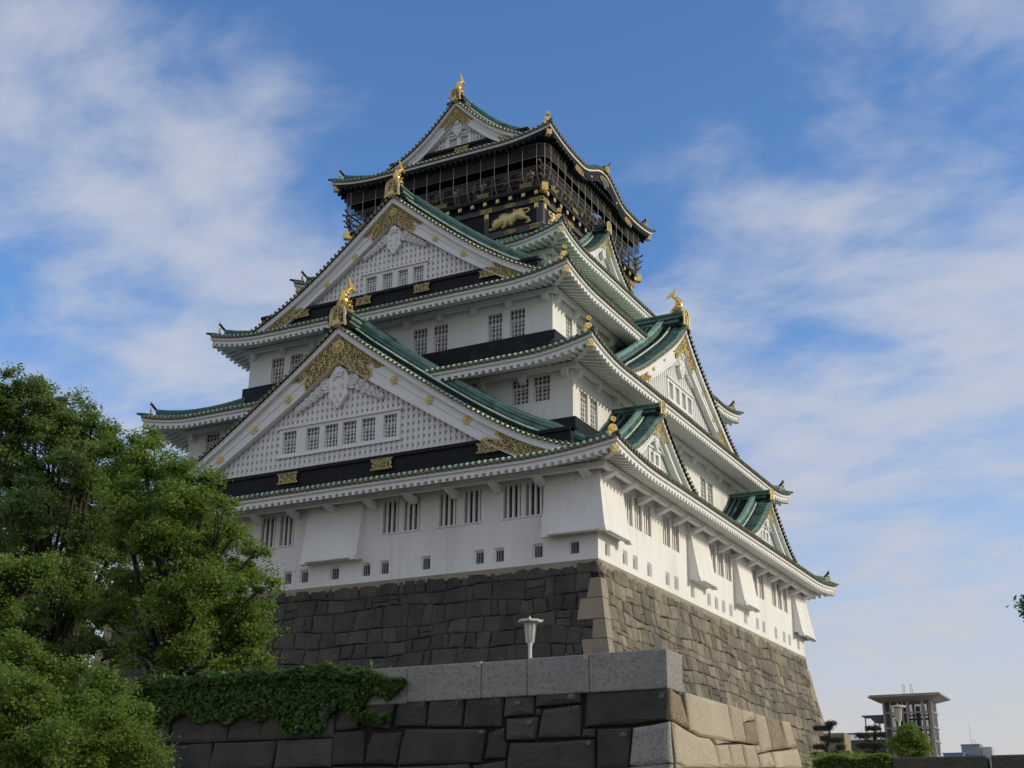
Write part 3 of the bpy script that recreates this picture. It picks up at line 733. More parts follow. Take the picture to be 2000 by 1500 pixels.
def gable(F, Upts, Zpts, bw0, bw1, bw2, ztym, ubot, back, wins=None, winz=None, board=None, fits=(), bosses=(), fil=1.0, foot=True, pend=1.0,
          sheet=True, ridge=True, sp=.30, ridge_h=1.0, shachi=None, slat_h=True, oni=1.0, edge=.33, ridge_back=None, lat=(4, 6), deck_o=.28):
    c = np.polyfit(Upts, Zpts, 4 if len(Upts) > 5 else 3)
    T = lambda u: float(np.polyval(c, abs(u)))
    sl = lambda u: (T(u + .02) - T(u - .02)) / .04 if u > .05 else (T(.07) - T(.03)) / .04
    U = ubot
    bw = lambda u: np.interp(abs(u), [0, U * .25, U * .5, U], [bw0, (bw0 + bw1) / 2 - .04, bw1, bw2])
    us = np.linspace(0, U, 22)
    g = MB()
    tym_pts = [(-U * .97, ztym), (U * .97, ztym)] + [(u, max(ztym, T(u) - bw(u) + .25)) for u in us[::-1]] + [(-u, max(ztym, T(u) - bw(u) + .25)) for u in us[1:]]
    g.prism(F, tym_pts, -.62, -.47)
    go = cpart(g, 'gable', WHITE)
    # lattice: uprights with blocks between them
    la = MB()
    n = int(U / sp)
    blk = [] if not wins else [(min(w[0] for w in wins) - .22, max(w[1] for w in wins) + .22, winz[0] - .16, winz[1] + .16)]
    for i in range(-n, n + 1):
        u = i * sp
        top = T(abs(u)) - bw(u) + .12
        if top < ztym + .05: continue
        segs = [(ztym, top)]
        for (a, b, z0, z1) in blk:
            if a < u < b:
                segs = [(ztym, min(z0, top)), (z1, top)] if top > z1 else [(ztym, min(z0, top))]
        for z0, z1 in segs:
            if z1 - z0 > .04: la.fbox(F, u - sp * .28, u + sp * .28, -.472, -.34, z0, z1)
    if slat_h:
        z = ztym + .2
        while z < T(0) - bw0:
            m_ = 0
            for q in np.linspace(0, U, 120):
                if T(q) - bw(q) + .1 > z: m_ = q
            if m_ > .2:
                ivs = [(-m_, m_)]
                for (a, b, z0, z1) in blk:
                    if z0 - .05 < z < z1 + .05: ivs = [(-m_, a), (b, m_)]
                for a, b in ivs:
                    if b > a: la.fbox(F, a, b, -.473, -.375, z - .10, z + .10)
            z += .36
    cpart(la, 'gable_lattice', TRIM, go)
    if wins:
        a0, b0, z0, z1 = blk[0]
        fr = MB()
        uu = [a0] + [x for w in wins for x in w] + [b0]
        for i in range(0, len(uu), 2): fr.fbox(F, uu[i], uu[i + 1], -.551, -.30, z0, z1)
        for w in wins:
            fr.fbox(F, w[0], w[1], -.551, -.302, z0, winz[0]); fr.fbox(F, w[0], w[1], -.551, -.302, winz[1], z1)
        fr.fbox(F, a0 - .08, b0 + .08, -.5, -.24, z0 - .07, z0 - .002)
        fr.fbox(F, a0 - .08, b0 + .08, -.5, -.22, z1 + .002, z1 + .10)
        cpart(fr, 'window_surround', TRIM, go)
        for w in wins: lattice_window(F, w[0], w[1], winz[0], winz[1], .46, lat[0], lat[1], castle)
    if board:
        b = MB()
        q = U * .985
        b.fbox(F, -q, q, -.50, -.14, board[0], board[1]); b.fbox(F, -q, q, -.52, -.05, board[1] - .17, board[1] + .002)
        bo = cpart(b, 'black_base_board', BLACK, go)
        for (u, w, h) in fits:
            zc = board[1] - .17 - h - .04
            pol = [(u - w, zc - h), (u + w, zc - h), (u + w * .74, zc - h * .35), (u + w * .86, zc), (u + w * .74, zc + h * .35), (u + w, zc + h), (u - w, zc + h), (u - w * .74, zc + h * .35), (u - w * .86, zc), (u - w * .74, zc - h * .35)]
            filigree(F, pol, -.045, go, .17, .085, .018, int(u * 7) + 50)
    # bargeboards
    for sgn in (1, -1):
        bb = MB()
        rows_top = []
        segs = [(0, edge, -.02, .24), (edge, None, -.30, .0)]
        def band(t0, t1, o0, o1, mb):
            vs = []
            for u in us:
                k = math.sqrt(1 + sl(max(u, .1)) ** 2)
                zt = T(u) - t0(u); zb = T(u) - t1(u)
                vs += [F(sgn * u, o0, zt), F(sgn * u, o1, zt), F(sgn * u, o1, zb), F(sgn * u, o0, zb)]
            fs = [(a * 4 + j, a * 4 + (j + 1) % 4, (a + 1) * 4 + (j + 1) % 4, (a + 1) * 4 + j) for a in range(len(us) - 1) for j in range(4)]
            fs += [(0, 1, 2, 3), tuple(range(4 * len(us) - 4, 4 * len(us)))]
            mb.add(vs, fs)
        e = edge
        band(lambda u: 0, lambda u: e, -.30, .20, bb)
        band(lambda u: e + .002, lambda u: e + (bw(u) - e) * .5, -.30, .0, bb)
        band(lambda u: e + (bw(u) - e) * .5 + .012, lambda u: bw(u), -.30, -.03, bb)
        band(lambda u: bw(u) - .1, lambda u: bw(u) + .07, -.30, .025, bb)
        cpart(bb, 'bargeboard', TRIM, go)
    # gilt apex mount
    if fil:
        s = fil
        arm = 2.75 * s; arm2 = 1.9 * s
        tp = lambda u: T(u) - edge - .03
        inn = T(0) - bw0 - .05
        slin = (inn - (T(arm2) - bw(arm2))) / arm2
        pol = [(0, tp(0) - .12 * s)] + [(u, tp(u)) for u in np.linspace(.15 * s, arm, 6)]
        j = [(arm * .9, tp(arm) - .02), (arm * .84, tp(arm * .9) - .26 * s), (arm * .78, tp(arm * .8) - .30 * s), (arm * .70, tp(arm * .7) - .30 * s), (arm * .66, tp(arm * .7) - .55 * s), (arm2 * 1.02, inn - slin * arm2 + .55 * s), (arm2 * 1.06, inn - slin * arm2 + .3 * s)]
        right = pol + j + [(arm2, inn - slin * arm2), (0, inn)]
        filigree(F, right, .003, go, .25 * max(s, .5), .145 * max(s, .5), .027 * max(s, .6), 3)
        filigree(F, [(-u, z) for u, z in right][::-1], .003, go, .25 * max(s, .5), .145 * max(s, .5), .027 * max(s, .6), 4)
        flower(F, 0, (tp(0) + inn) / 2 + .05 * s, .05, .36 * s, go, 12)
    for (u, z, st) in bosses:
        flower(F, u, z, .0, .23 if fil > .7 else .19, go, 8 if not st else 6, st)
    if foot:
        s = fil
        for sg in (1, -1):
            zt = lambda u: T(u) - edge - .03
            zb = lambda u: T(u) - bw(u) + .02
            md = lambda u, f: zt(u) * (1 - f) + zb(u) * f
            pol = [(u, zt(u)) for u in np.linspace(.704 * U, .965 * U, 6)] + [(.965 * U, zb(.965 * U)), (.743 * U, zb(.743 * U)), (.645 * U, zb(.645 * U)), (.672 * U, md(.672 * U, .74)), (.70 * U, md(.70 * U, .60)), (.722 * U, md(.722 * U, .50)), (.715 * U, md(.715 * U, .30))]
            pol = pol[::-1]
            filigree(F, [(sg * u, z) for u, z in (pol if sg > 0 else pol[::-1])], .003, go, .25 * max(s, .5), .145 * max(s, .5), .027 * max(s, .6), 9)
    # white carved pendant
    if pend:
        s = pend; mb = MB(); z0 = T(0) - bw0 - .12 - .62 * pend
        body = [(0, .55), (.42, .22), (.62, -.25), (.50, -.75), (.58, -1.05), (.34, -1.30), (.16, -1.55), (0, -1.72), (-.16, -1.55), (-.34, -1.30), (-.58, -1.05), (-.50, -.75), (-.62, -.25), (-.42, .22)]
        mb.prism(F, [(u * s, z0 + z * s) for u, z in body], -.33, -.10)
        for sg in (1, -1):
            for (cu, cz, r) in ((.80, -.40, .40), (1.22, -.66, .30), (1.55, -.88, .28), (1.90, -1.10, .25), (2.2, -1.28, .2), (2.48, -1.46, .17)):
                k = 10
                mb.prism(F, [(sg * s * cu + r * s * math.cos(2 * math.pi * i / k), z0 + cz * s + r * s * math.sin(2 * math.pi * i / k)) for i in range(k)], -.33, -.16)
                spiral(mb, F, sg * cu * s, z0 + cz * s, -.155, r * .85 * s, 1.6, sg, math.pi / 2, .05 * s, 0, 4)
        for (cu, cz, r) in ((.28, -.15, .13), (-.28, -.15, .13), (.28, -.62, .14), (-.28, -.62, .14), (.2, -1.05, .12), (-.2, -1.05, .12), (0, -1.35, .1)):
            spiral(mb, F, cu * s, z0 + cz * s, -.095, r * s, 1.3, 1 if cu > 0 else -1, 1.57, .035 * s, 0, 4)
        k = 36
        ros = [(s * .30 * (.72 + .28 * abs(math.cos(3 * a))) * math.cos(a), z0 + .18 * s + s * .30 * (.72 + .28 * abs(math.cos(3 * a))) * math.sin(a)) for a in [2 * math.pi * i / k for i in range(k)]]
        mb.prism(F, ros, -.12, -.02)
        mb.prism(F, [(s * .11 * math.cos(2 * math.pi * i / 8), z0 + .18 * s + s * .11 * math.sin(2 * math.pi * i / 8)) for i in range(8)], -.05, .05)
        cpart(mb, 'carved_pendant', TRIM, go)
    # roof behind the verge
    ub = U + .25
    uu = np.linspace(0, ub, 24)
    rmb, ro, br = MB(), MB(), MB()
    cp = ro
    def roll(o, u=0.0):          # the verge lies lower than the roof behind it; both meet at the foot
        return max(0.0, min(1.0, (U + .2 - abs(u)) / (.11 * U))) * (.10 * (deck_o - o) + (.34 * ridge_h if o < -.545 else 0))
    for sgn in (1, -1):
        rmb.grid([[F(sgn * u, o, T(u) + .06 + roll(o, u)) for u in uu] for o in ((deck_o, .0, -.54, -.55, -1.0, -back) if sheet else (deck_o, .0, -.54, -.55, -1.0, -1.3))])
        # verge tiles
        acc = 0; u = .10
        while u < ub:
            k = sl(max(u, .1)); ln = math.sqrt(1 + k * k)
            nx, nz = -k / ln, 1 / ln
            if True:
                vs = []
                os_ = (deck_o + .06, .06, -.2, -.53)
                for o in os_:
                    for a in (0, 45, 90, 135, 180):
                        ca, sa = math.cos(math.radians(a)) * .092, math.sin(math.radians(a)) * .092
                        du, dz = ca / ln + sa * nx, ca * k / ln + sa * nz
                        vs.append(F(sgn * (u + du), o, T(u) + .05 + dz + roll(o, u)))
                ro.add(vs[:10], [(j, j + 1, 5 + j + 1, 5 + j) for j in range(4)])
                ro.add(vs[5:], [(a * 5 + j, a * 5 + j + 1, (a + 1) * 5 + j + 1, (a + 1) * 5 + j) for a in range(2) for j in range(4)], 4)
            f = Vector(F(0, 1, 0)) - Vector(F(0, 0, 0))
            cp.disc(F(sgn * u, deck_o + .05, T(u) + .075), f, .10, .03, 9, 2, ring=.66, rmi=3)
            u += .30 / ln
        # light single ridge, then thick coursed descending ridge
        lo, hi = .55, ub - .05
        pl = [F(sgn * u, -.56, T(u) + .10 + roll(-.56, u)) for u in np.linspace(lo, hi, 14)]
        br.tube(pl, .052, 6, 1)
        if ridge:
            hh = .72 * ridge_h
            lo = .75 * ridge_h
            oo = -1.12 * min(1, ridge_h + .1)
            path = [F(sgn * u, oo, T(u) + .03 + roll(oo, u)) for u in np.linspace(lo, hi, 16)]
            w_ = .6 + .4 * ridge_h
            for z0_, z1_, wd, mi in ((0, .22, .17, 2), (.222, .50, .20, 0), (.502, .56, .15, 2), (.562, .84, .19, 0), (.842, .88, .22, 1)):
                br.sweep(path, wd * w_, [(-1, z0_ * hh), (1, z0_ * hh), (1, z1_ * hh - .003), (-1, z1_ * hh - .003)], mi)
            br.tube([tuple(Vector(p) + Vector((0, 0, .95 * hh))) for p in path], .07 * w_, 6, 0)
        if sheet:
            # rolls down the slope behind
            o = -1.7
            while o > -back:
                vs = []; q = np.linspace(.2, ub, 12)
                for u in q:
                    for a in (0, 60, 120, 180):
                        vs.append(F(sgn * u, o + .085 * math.cos(math.radians(a)), T(u) + .05 + roll(o, u) + .085 * math.sin(math.radians(a))))
                ro.add(vs, [(a * 4 + j, a * 4 + j + 1, (a + 1) * 4 + j + 1, (a + 1) * 4 + j) for a in range(11) for j in range(3)], 1)
                o -= .32
    rr = cpart(rmb, 'gable_roof', DARKC)
    cpart(ro, 'verge_tiles', [LIP, COPPER, BRONZE, RINGG, COPPER], rr)
    cpart(br, 'descending_ridge', [RIDGE, LIP, DARKC], rr)
    # main ridge
    zt = T(0) + .05; s = ridge_h
    rb = back if ridge_back is None else ridge_back
    mr = MB()
    hgt = 1.05 * s
    for (wd, a, b, mi) in ((.30, 0, .30, 1), (.25, .303, .50, 0), (.28, .503, .60, 1), (.24, .603, .82, 0), (.33, .823, .93, 0)):
        mr.fbox(F, -wd * s, wd * s, -rb, .16, zt + a * hgt, zt + b * hgt, mi)
    mr.tube([F(0, -rb, zt + .98 * hgt), F(0, .16, zt + .98 * hgt)], .12 * s, 8, 0)
    for o in np.arange(-1.5, -rb + .3, -1.4): mr.disc(F(.25 * s, o, zt + .42 * hgt), Vector(F(1, 0, 0)) - Vector(F(0, 0, 0)), .1 * s, .05, 8, 2)
    # dark scrolls either side of the ridge end
    for sg in (1, -1):
        for (u, z, r) in ((.42, .12, .2), (.50, .42, .17), (.72, -.12, .16)):
            mr.tube([F(sg * u * s, .0, zt + z * s), F(sg * u * s, .24, zt + z * s)], r * s, 8, 1)
    cpart(mr, 'main_ridge', [RIDGE, DARKC, GILTB], rr)
    if oni:
        s = oni; mb = MB(); zo = T(0) + .12
        arch = [(-.50, -.12), (-.36, .02), (-.2, -.04), (0, .06), (.2, -.04), (.36, .02), (.50, -.12), (.44, .2), (.44, .62), (.36, .86), (.2, .98), (0, 1.02), (-.2, .98), (-.36, .86), (-.44, .62), (-.44, .2)]
        mb.prism(F, [(u * s, zo + z * s) for u, z in arch], .17, .25, 0)
        n = len(arch)
        for i in range(n):
            a, b = arch[i], arch[(i + 1) % n]
            mb.tube([F(a[0] * s, .27, zo + a[1] * s), F(b[0] * s, .27, zo + b[1] * s)], .055 * s, 5, 0)
        mb.prism(F, [(u * s * .66, zo + (.16 + .72 * z) * s) for u, z in arch[6:]], .251, .262, 1)
        for (u, z, r, h) in ((-.14, .62, .11, 1), (.14, .62, .11, -1), (-.15, .36, .11, -1), (.15, .36, .11, 1), (0, .8, .07, 1)):
            spiral(mb, F, u * s, zo + z * s, .28, r * s, 1.2, h, 1.5, .028 * s)
        mb.tube([F(0, .28, zo + .15 * s), F(0, .28, zo + .8 * s)], .03 * s, 4, 0)
        flower_z = zo + .14 * s
        mb.prism(F, [(.16 * s * math.cos(2 * math.pi * i / 10), flower_z + .13 * s * math.sin(2 * math.pi * i / 10)) for i in range(10)], .25, .33, 0)
        cpart(mb, 'gilt_ridge_end', [GOLD, BROWNP], rr)
    if shachi:
        fish(F, zt + hgt * 1.05, shachi, rr, -.35 * shachi)
    return go, T

def fish(F, z0, s, parent, oc):
    """gilt fish with its head on the ridge and tail thrown up"""
    mb = MB()
    ctr = [(-.30, .10), (-.12, .20), (.12, .32), (.22, .58), (.14, .86), (-.04, 1.08), (-.20, 1.24), (-.27, 1.36)]
    rad = [.16, .27, .30, .28, .21, .15, .10, .07]
    k = 10; vs = []
    for i, (o, z) in enumerate(ctr):
        a = ctr[min(i + 1, len(ctr) - 1)]; b = ctr[max(i - 1, 0)]
        t = Vector((a[0] - b[0], a[1] - b[1])).normalized(); nx, nz = -t.y, t.x
        for j in range(k):
            an = 2 * math.pi * j / k; q = rad[i] * (1.0 + .08 * ((i * 7 + j * 3) % 3 - 1))
            du, dn = math.cos(an) * q * .80, math.sin(an) * q
            vs.append(F(du * s, oc + (o + nx * dn) * s, z0 + (z + nz * dn) * s))
    fs = [(i * k + j, i * k + (j + 1) % k, (i + 1) * k + (j + 1) % k, (i + 1) * k + j) for i in range(len(ctr) - 1) for j in range(k)]
    fs += [tuple(range(k))[::-1], tuple(range((len(ctr) - 1) * k, len(ctr) * k))]
    mb.add(vs, fs)
    # scales as small overlapping lumps
    for i in range(1, 7):
        o, z = ctr[i]
        for sg in (1, -1):
            for (du, dn) in ((.62, .3), (.74, -.1), (.6, -.45)):
                q = rad[i]
                mb.tube([F(sg * du * q * s, oc + (o + dn * q) * s, z0 + (z - .06) * s), F(sg * (du + .28) * q * s, oc + (o + dn * q) * s, z0 + (z + .07) * s)], [.07 * s, .02 * s], 5)
    mb2 = MB()
    def plate(poly, w, at=0.0):   # (o,z) polygon, thickness w in u
        n = len(poly)
        vs = [F((at - w) * s, oc + o * s, z0 + z * s) for o, z in poly] + [F((at + w) * s, oc + o * s, z0 + z * s) for o, z in poly]
        mb2.add(vs, [tuple(range(n))[::-1], tuple(range(n, 2 * n))] + [(i, (i + 1) % n, n + (i + 1) % n, n + i) for i in range(n)])
    plate([(-.24, 1.24), (-.14, 1.38), (-.06, 1.62), (.02, 1.86), (-.13, 1.80), (-.26, 1.62), (-.42, 1.56), (-.62, 1.42), (-.74, 1.20), (-.52, 1.30), (-.36, 1.28)], .045)
    plate([(.26, .28), (.44, .36), (.40, .52), (.52, .62), (.40, .74), (.40, .92), (.24, .96), (.14, 1.12), (.05, 1.1), (.16, .85), (.24, .58)], .03)
    plate([(-.40, .0), (-.55, .10), (-.42, .16), (-.46, .28), (-.28, .26), (-.2, .05)], .12)
    for sg in (1, -1):
        F2 = F
        vs = [F(sg * .20 * s, oc + .05 * s, z0 + .36 * s), F(sg * .52 * s, oc - .02 * s, z0 + .62 * s), F(sg * .46 * s, oc + .16 * s, z0 + .40 * s), F(sg * .50 * s, oc + .12 * s, z0 + .22 * s), F(sg * .22 * s, oc + .2 * s, z0 + .22 * s), F(sg * .2 * s, oc + .14 * s, z0 + .34 * s)]
        mb2.add(vs, [(0, 1, 2), (0, 2, 3), (0, 3, 4), (0, 4, 5)])
        mb2.add([F(sg * .13 * s, oc - .02 * s, z0 + .78 * s), F(sg * .36 * s, oc - .05 * s, z0 + 1.0 * s), F(sg * .30 * s, oc + .1 * s, z0 + .8 * s), F(sg * .16 * s, oc + .12 * s, z0 + .72 * s)], [(0, 1, 2, 3)])
    fo = cpart(mb, 'gilt_fish', GILTB, parent, True)
    return fo, mb2

_fish = fish
def fish(F, z0, s, parent, oc):
    fo, fins = _fish(F, z0, s, parent, oc)
    cpart(fins, 'gilt_fish_fins', GILTB, parent)

# lower front gable
gable(FR(-.49), [0, 1.79, 4.24, 5.57, 8.11, 10.5, 12.2, 13.4], [13.0, 11.46, 9.92, 8.83, 7.06, 5.77, 5.15, 4.80], 1.75, 1.22, .98, 5.93, 12.9, 4.7,
      wins=[(-3.38, -2.54), (-1.94, -1.13), (-.81, -.01), (.26, 1.08), (1.38, 2.18), (2.66, 3.41)], winz=(6.86, 8.02), board=(4.85, 5.93),
      fits=[(2.84, .62, .25), (-2.68, .62, .25), (8.7, .7, .22), (-8.4, .7, .22)],
      bosses=[(3.38, 9.64, 0), (5.41, 8.28, 1), (7.48, 6.99, 0), (-2.98, 9.64, 0), (-4.99, 8.29, 1), (-7.05, 6.97, 0)], shachi=1.02, oni=1.02)
# upper front gable
gable(FR(3.84), [0, 1.36, 1.9, 3.7, 5.93, 8.06, 9.4], [22.42, 21.30, 20.85, 19.38, 17.76, 16.47, 15.85], 1.42, 1.02, .80, 16.97, 9.0, 6.3,
      wins=[(-1.86, -1.16), (-.76, -.12), (.25, .88), (1.22, 1.88)], winz=(17.1, 18.06), board=(15.55, 16.97),
      fits=[(1.98, .5, .20), (-1.75, .5, .20), (6.0, .5, .18), (-5.9, .5, .18)],
      bosses=[(2.72, 19.32, 1), (4.5, 18.02, 0), (-2.45, 19.34, 1), (-4.25, 18.01, 0)], fil=.70, pend=.78, ridge_h=.88, shachi=.84, oni=.95, ridge_back=5.2, sp=.29)
# top gable
gable(FR(10.33), [0, 1.32, 2.13, 3.28, 4.0, 5.2], [32.29, 30.95, 30.18, 29.38, 28.95, 28.35], 1.02, .82, .45, 29.27, 5.0, 10.9,
      wins=[(-.68, -.14), (.14, .66)], winz=(29.47, 30.02), board=(28.35, 29.27), fits=[(.4, .5, .2), (3.3, .4, .2)], fil=.42, pend=.5, ridge_h=.72, shachi=.80, oni=.78,
      sheet=False, sp=.24, edge=.24, ridge_back=10.9, lat=(4, 4))
# large side gable
gable(SD(-1.53), [0, 1.6, 2.18, 4.12, 5.95, 6.91, 8.4], [16.77, 15.32, 14.84, 13.56, 12.43, 11.83, 11.15], 1.32, 1.0, .78, 10.9, 8.0, 4.9,
      wins=[(-1.72, -1.1), (-.72, -.1), (.28, .9), (1.2, 1.85)], winz=(12.05, 13.0), board=(10.0, 10.9), bosses=[(3.12, 13.78, 1), (4.8, 12.66, 0), (-3.15, 13.8, 1), (-4.81, 12.67, 0)],
      fil=.66, pend=.72, ridge_h=.88, shachi=.82, oni=.92, slat_h=False, ridge_back=4.9)
# twin small side gables and the topmost side gable
for uc in (-8.92, 8.92):
    gable(SD(.27, uc), [0, .85, 1.7, 2.5, 3.2, 3.9], [8.36, 7.62, 6.95, 6.38, 5.92, 5.56], .62, .58, .34, 4.7, 4.2, 2.45,
          wins=[(-.42, -.02), (.2, .62)], winz=(6.02, 6.56), fil=.36, foot=False, pend=.42, ridge_h=.62, oni=.66, slat_h=False, sp=.20, edge=.2, lat=(3, 4))
gable(SD(-6.25), [0, .7, 1.35, 2.0, 2.6, 3.2], [23.89, 23.12, 22.48, 21.98, 21.55, 21.25], .6, .55, .32, 20.3, 3.0, 1.0,
      fil=.34, foot=False, pend=.42, ridge_h=.62, oni=.64, slat_h=False, sp=.16, edge=.2)


# ------------------------------------------------------------------ black top storey
BX, BY = 6.50, 6.63
Fb, Sb = FR(YC - BY), SD(XC + BX)
bl = MB()
bl.box(XC - BX, XC + BX, YC - BY, YC + BY, 20.9, 23.55)
bl.box(XC - BX - .05, XC + BX + .05, YC - BY - .05, YC + BY + .05, 23.55, 23.9)
bo = cpart(bl, 'storey_wall', BLACK)
# pillars and rails of the black wall
pm = MB()
for FF, h in ((Fb, BX), (Sb, BY)):
    for u in (-h + .16, -h + 3.55, h - 3.55, h - .16):
        pm.fbox(FF, u - .16, u + .16, .0, .07, 20.95, 23.5)
    pm.fbox(FF, -h, h, .003, .10, 23.22, 23.53); pm.fbox(FF, -h, h, .002, .09, 21.5, 21.9)
cpart(pm, 'wall_pillars', GREYB, bo)
for FF, h in ((Fb, BX), (Sb, BY)):
    for u, zz in ((-h + .30, (23.37, 21.70)), (h - .30, (23.37, 21.70)), (-h + 3.55, (23.37,)), (h - 3.55, (23.37,))):
        for z in zz:
            filigree(FF, [(u - .42, z - .13), (u + .42, z - .13), (u + .28, z), (u + .42, z + .13), (u - .42, z + .13), (u - .28, z)], .10, bo, .15, .07, .016, int(z * 10 + u * 3))
        f = MB(); f.prism(FF, [(u - .13, 23.2), (u - .13, 22.82), (u, 22.94), (u + .13, 22.82), (u + .13, 23.2)], .07, .095)
        cpart(f, 'gilt_fitting', GOLD, bo)
    for u in (-h + 1.95, h - 1.95):
        for z in (23.38, 21.68):
            k = 16
            filigree(FF, [(u + .36 * math.cos(2 * math.pi * i / k) * (1 + .06 * math.cos(8 * math.pi * i / k)), z + .11 * math.sin(2 * math.pi * i / k)) for i in range(k)], .10, bo, .15, .06, .016, int(u * 5 + z))

def tiger(FF, u0, z0, flip=1):
    """gilt relief of a prowling tiger, 2.55 m long"""
    out = [(0.00, 0.09), (0.08, 0.16), (0.25, 0.15), (0.24, 0.27), (0.27, 0.37), (0.21, 0.42), (0.23, 0.49), (0.28, 0.53), (0.31, 0.68), (0.35, 0.70), (0.39, 0.65), (0.52, 0.71), (0.63, 0.72), (0.68, 0.83), (0.79, 0.93), (0.92, 0.97), (1.14, 0.94), (1.38, 0.85), (1.51, 0.87), (1.63, 0.95), (1.61, 1.06), (1.66, 1.13), (1.69, 1.04), (1.81, 1.04), (1.97, 1.03), (2.10, 1.05), (2.31, 0.98), (2.47, 1.00), (2.59, 1.00), (2.68, 0.91), (2.70, 0.80), (2.63, 0.72), (2.50, 0.66), (2.41, 0.67), (2.37, 0.75), (2.45, 0.74), (2.55, 0.78), (2.60, 0.85), (2.55, 0.91), (2.37, 0.92), (2.22, 0.93), (2.33, 0.81), (2.39, 0.66), (2.42, 0.52), (2.53, 0.44), (2.65, 0.36), (2.67, 0.25), (2.76, 0.10), (2.73, 0.04), (2.48, 0.01), (2.42, 0.05), (2.46, 0.11), (2.55, 0.12), (2.50, 0.21), (2.37, 0.30), (2.21, 0.30), (2.05, 0.35), (1.89, 0.41), (1.79, 0.33), (1.68, 0.25), (1.60, 0.16), (1.52, 0.06), (1.36, 0.09), (1.32, 0.15), (1.39, 0.21), (1.25, 0.18), (1.15, 0.09), (1.07, 0.00), (0.88, 0.00), (0.83, 0.07), (0.88, 0.14), (0.99, 0.18), (0.93, 0.24), (0.77, 0.17), (0.61, 0.11), (0.42, 0.07), (0.26, 0.03), (0.07, 0.02)]
    n = len(out)
    mb = MB()
    V = [(u0 + flip * x, z0 + z) for x, z in out]
    mb.prism(FF, V, .0, .07)
    # swelling body: height grows with the distance from the outline
    q = .036; pts = {}
    def dist(x, z):
        best = 9
        for i in range(n):
            (ax, az), (bx, bz) = out[i], out[(i + 1) % n]
            dx, dz = bx - ax, bz - az; t_ = max(0, min(1, ((x - ax) * dx + (z - az) * dz) / (dx * dx + dz * dz + 1e-9)))
            best = min(best, math.hypot(x - ax - t_ * dx, z - az - t_ * dz))
        return best
    for i in range(72):
        for j in range(42):
            x, z = i * q, j * q
            if inside(out, x, z): pts[(i, j)] = (x, z, .066 + .16 * math.sqrt(min(dist(x, z), .22) / .22) + .012 * math.sin(x * 34 + z * 9))
    idx = {}; vs = []
    for k_, (x, z, h_) in pts.items():
        idx[k_] = len(vs); vs.append(FF(u0 + flip * x, h_, z0 + z))
    fs = [(idx[(i, j)], idx[(i + 1, j)], idx[(i + 1, j + 1)], idx[(i, j + 1)]) for (i, j) in pts if (i + 1, j) in pts and (i, j + 1) in pts and (i + 1, j + 1) in pts]
    mb.add(vs, fs)
    st = MB()
    rnd = random.Random(5)
    for x in np.arange(.62, 2.05, .115):
        zc = np.interp(x, [.6, 1.0, 1.4, 1.8, 2.05], [.70, .74, .86, .96, .92])
        p = [(x - .03, zc + .14), (x + .03, zc + .03), (x + .01, zc - .10)]
        st.tube([FF(u0 + flip * a, .225, z0 + b) for a, b in p], [.006, .014, .006], 4)
    for x, z in ((.30, .50), (.36, .44)): st.tube([FF(u0 + flip * x, .2, z0 + z), FF(u0 + flip * (x + .05), .21, z0 + z + .02)], .025, 4)
    to = cpart(mb, 'tiger_relief', GOLD, bo, True)
    cpart(st, 'tiger_stripes', BROWNP, to)
tiger(Fb, 3.08, 22.03)
tiger(Fb, -3.08, 22.03, -1)
tiger(Sb, -3.18, 22.03, -1)
tiger(Sb, 3.18, 22.03, 1)

# balcony
DX, DY = 6.85, 6.97
bal = MB()
bal.box(XC - DX, XC + DX, YC - DY, YC + DY, 23.92, 24.10, 1)
bal.box(XC - DX + .03, XC + DX - .03, YC - DY + .03, YC + DY - .03, 24.102, 24.16, 0)
bao = cpart(bal, 'balcony_floor', [GREYB, BLACK])
FB2, SB2 = FR(YC - DY), SD(XC + DX)
for FF, h in ((FB2, DX), (SB2, DY)):
    for u in np.linspace(-h + .55, h - .55, 16):
        bj = MB(); bj.fbox(FF, u - .11, u + .11, -.34, -.06, 23.62, 23.918)
        jo = cpart(bj, 'balcony_joist', GREYB, bao)
        gb = MB()
        gb.fbox(FF, u - .105, u + .105, -.06, -.025, 23.64, 23.85); gb.disc(FF(u, -.025, 23.74), Vector(FF(0, 1, 0)) - Vector(FF(0, 0, 0)), .075, .02, 8)
        cpart(gb, 'gilt_joist_end', GOLD, bao)
for sx, sy in ((1, -1), (-1, -1), (1, 1)):
    c = MB()
    ex, ey = XC + sx * (DX + .05), YC + sy * (DY + .05)
    nx, ny = sx / math.sqrt(2), sy / math.sqrt(2)
    F2 = lambda u, o, z: (ex - ny * u + nx * o, ey + nx * u + ny * o, z)
    c.fbox(F2, -.19, .19, -.45, .05, 23.70, 24.17); c.disc(F2(0, .05, 23.93), (nx, ny, 0), .14, .025, 10, 0, ring=.6, rmi=0)
    cpart(c, 'gilt_corner_beam', GILTB, bao)
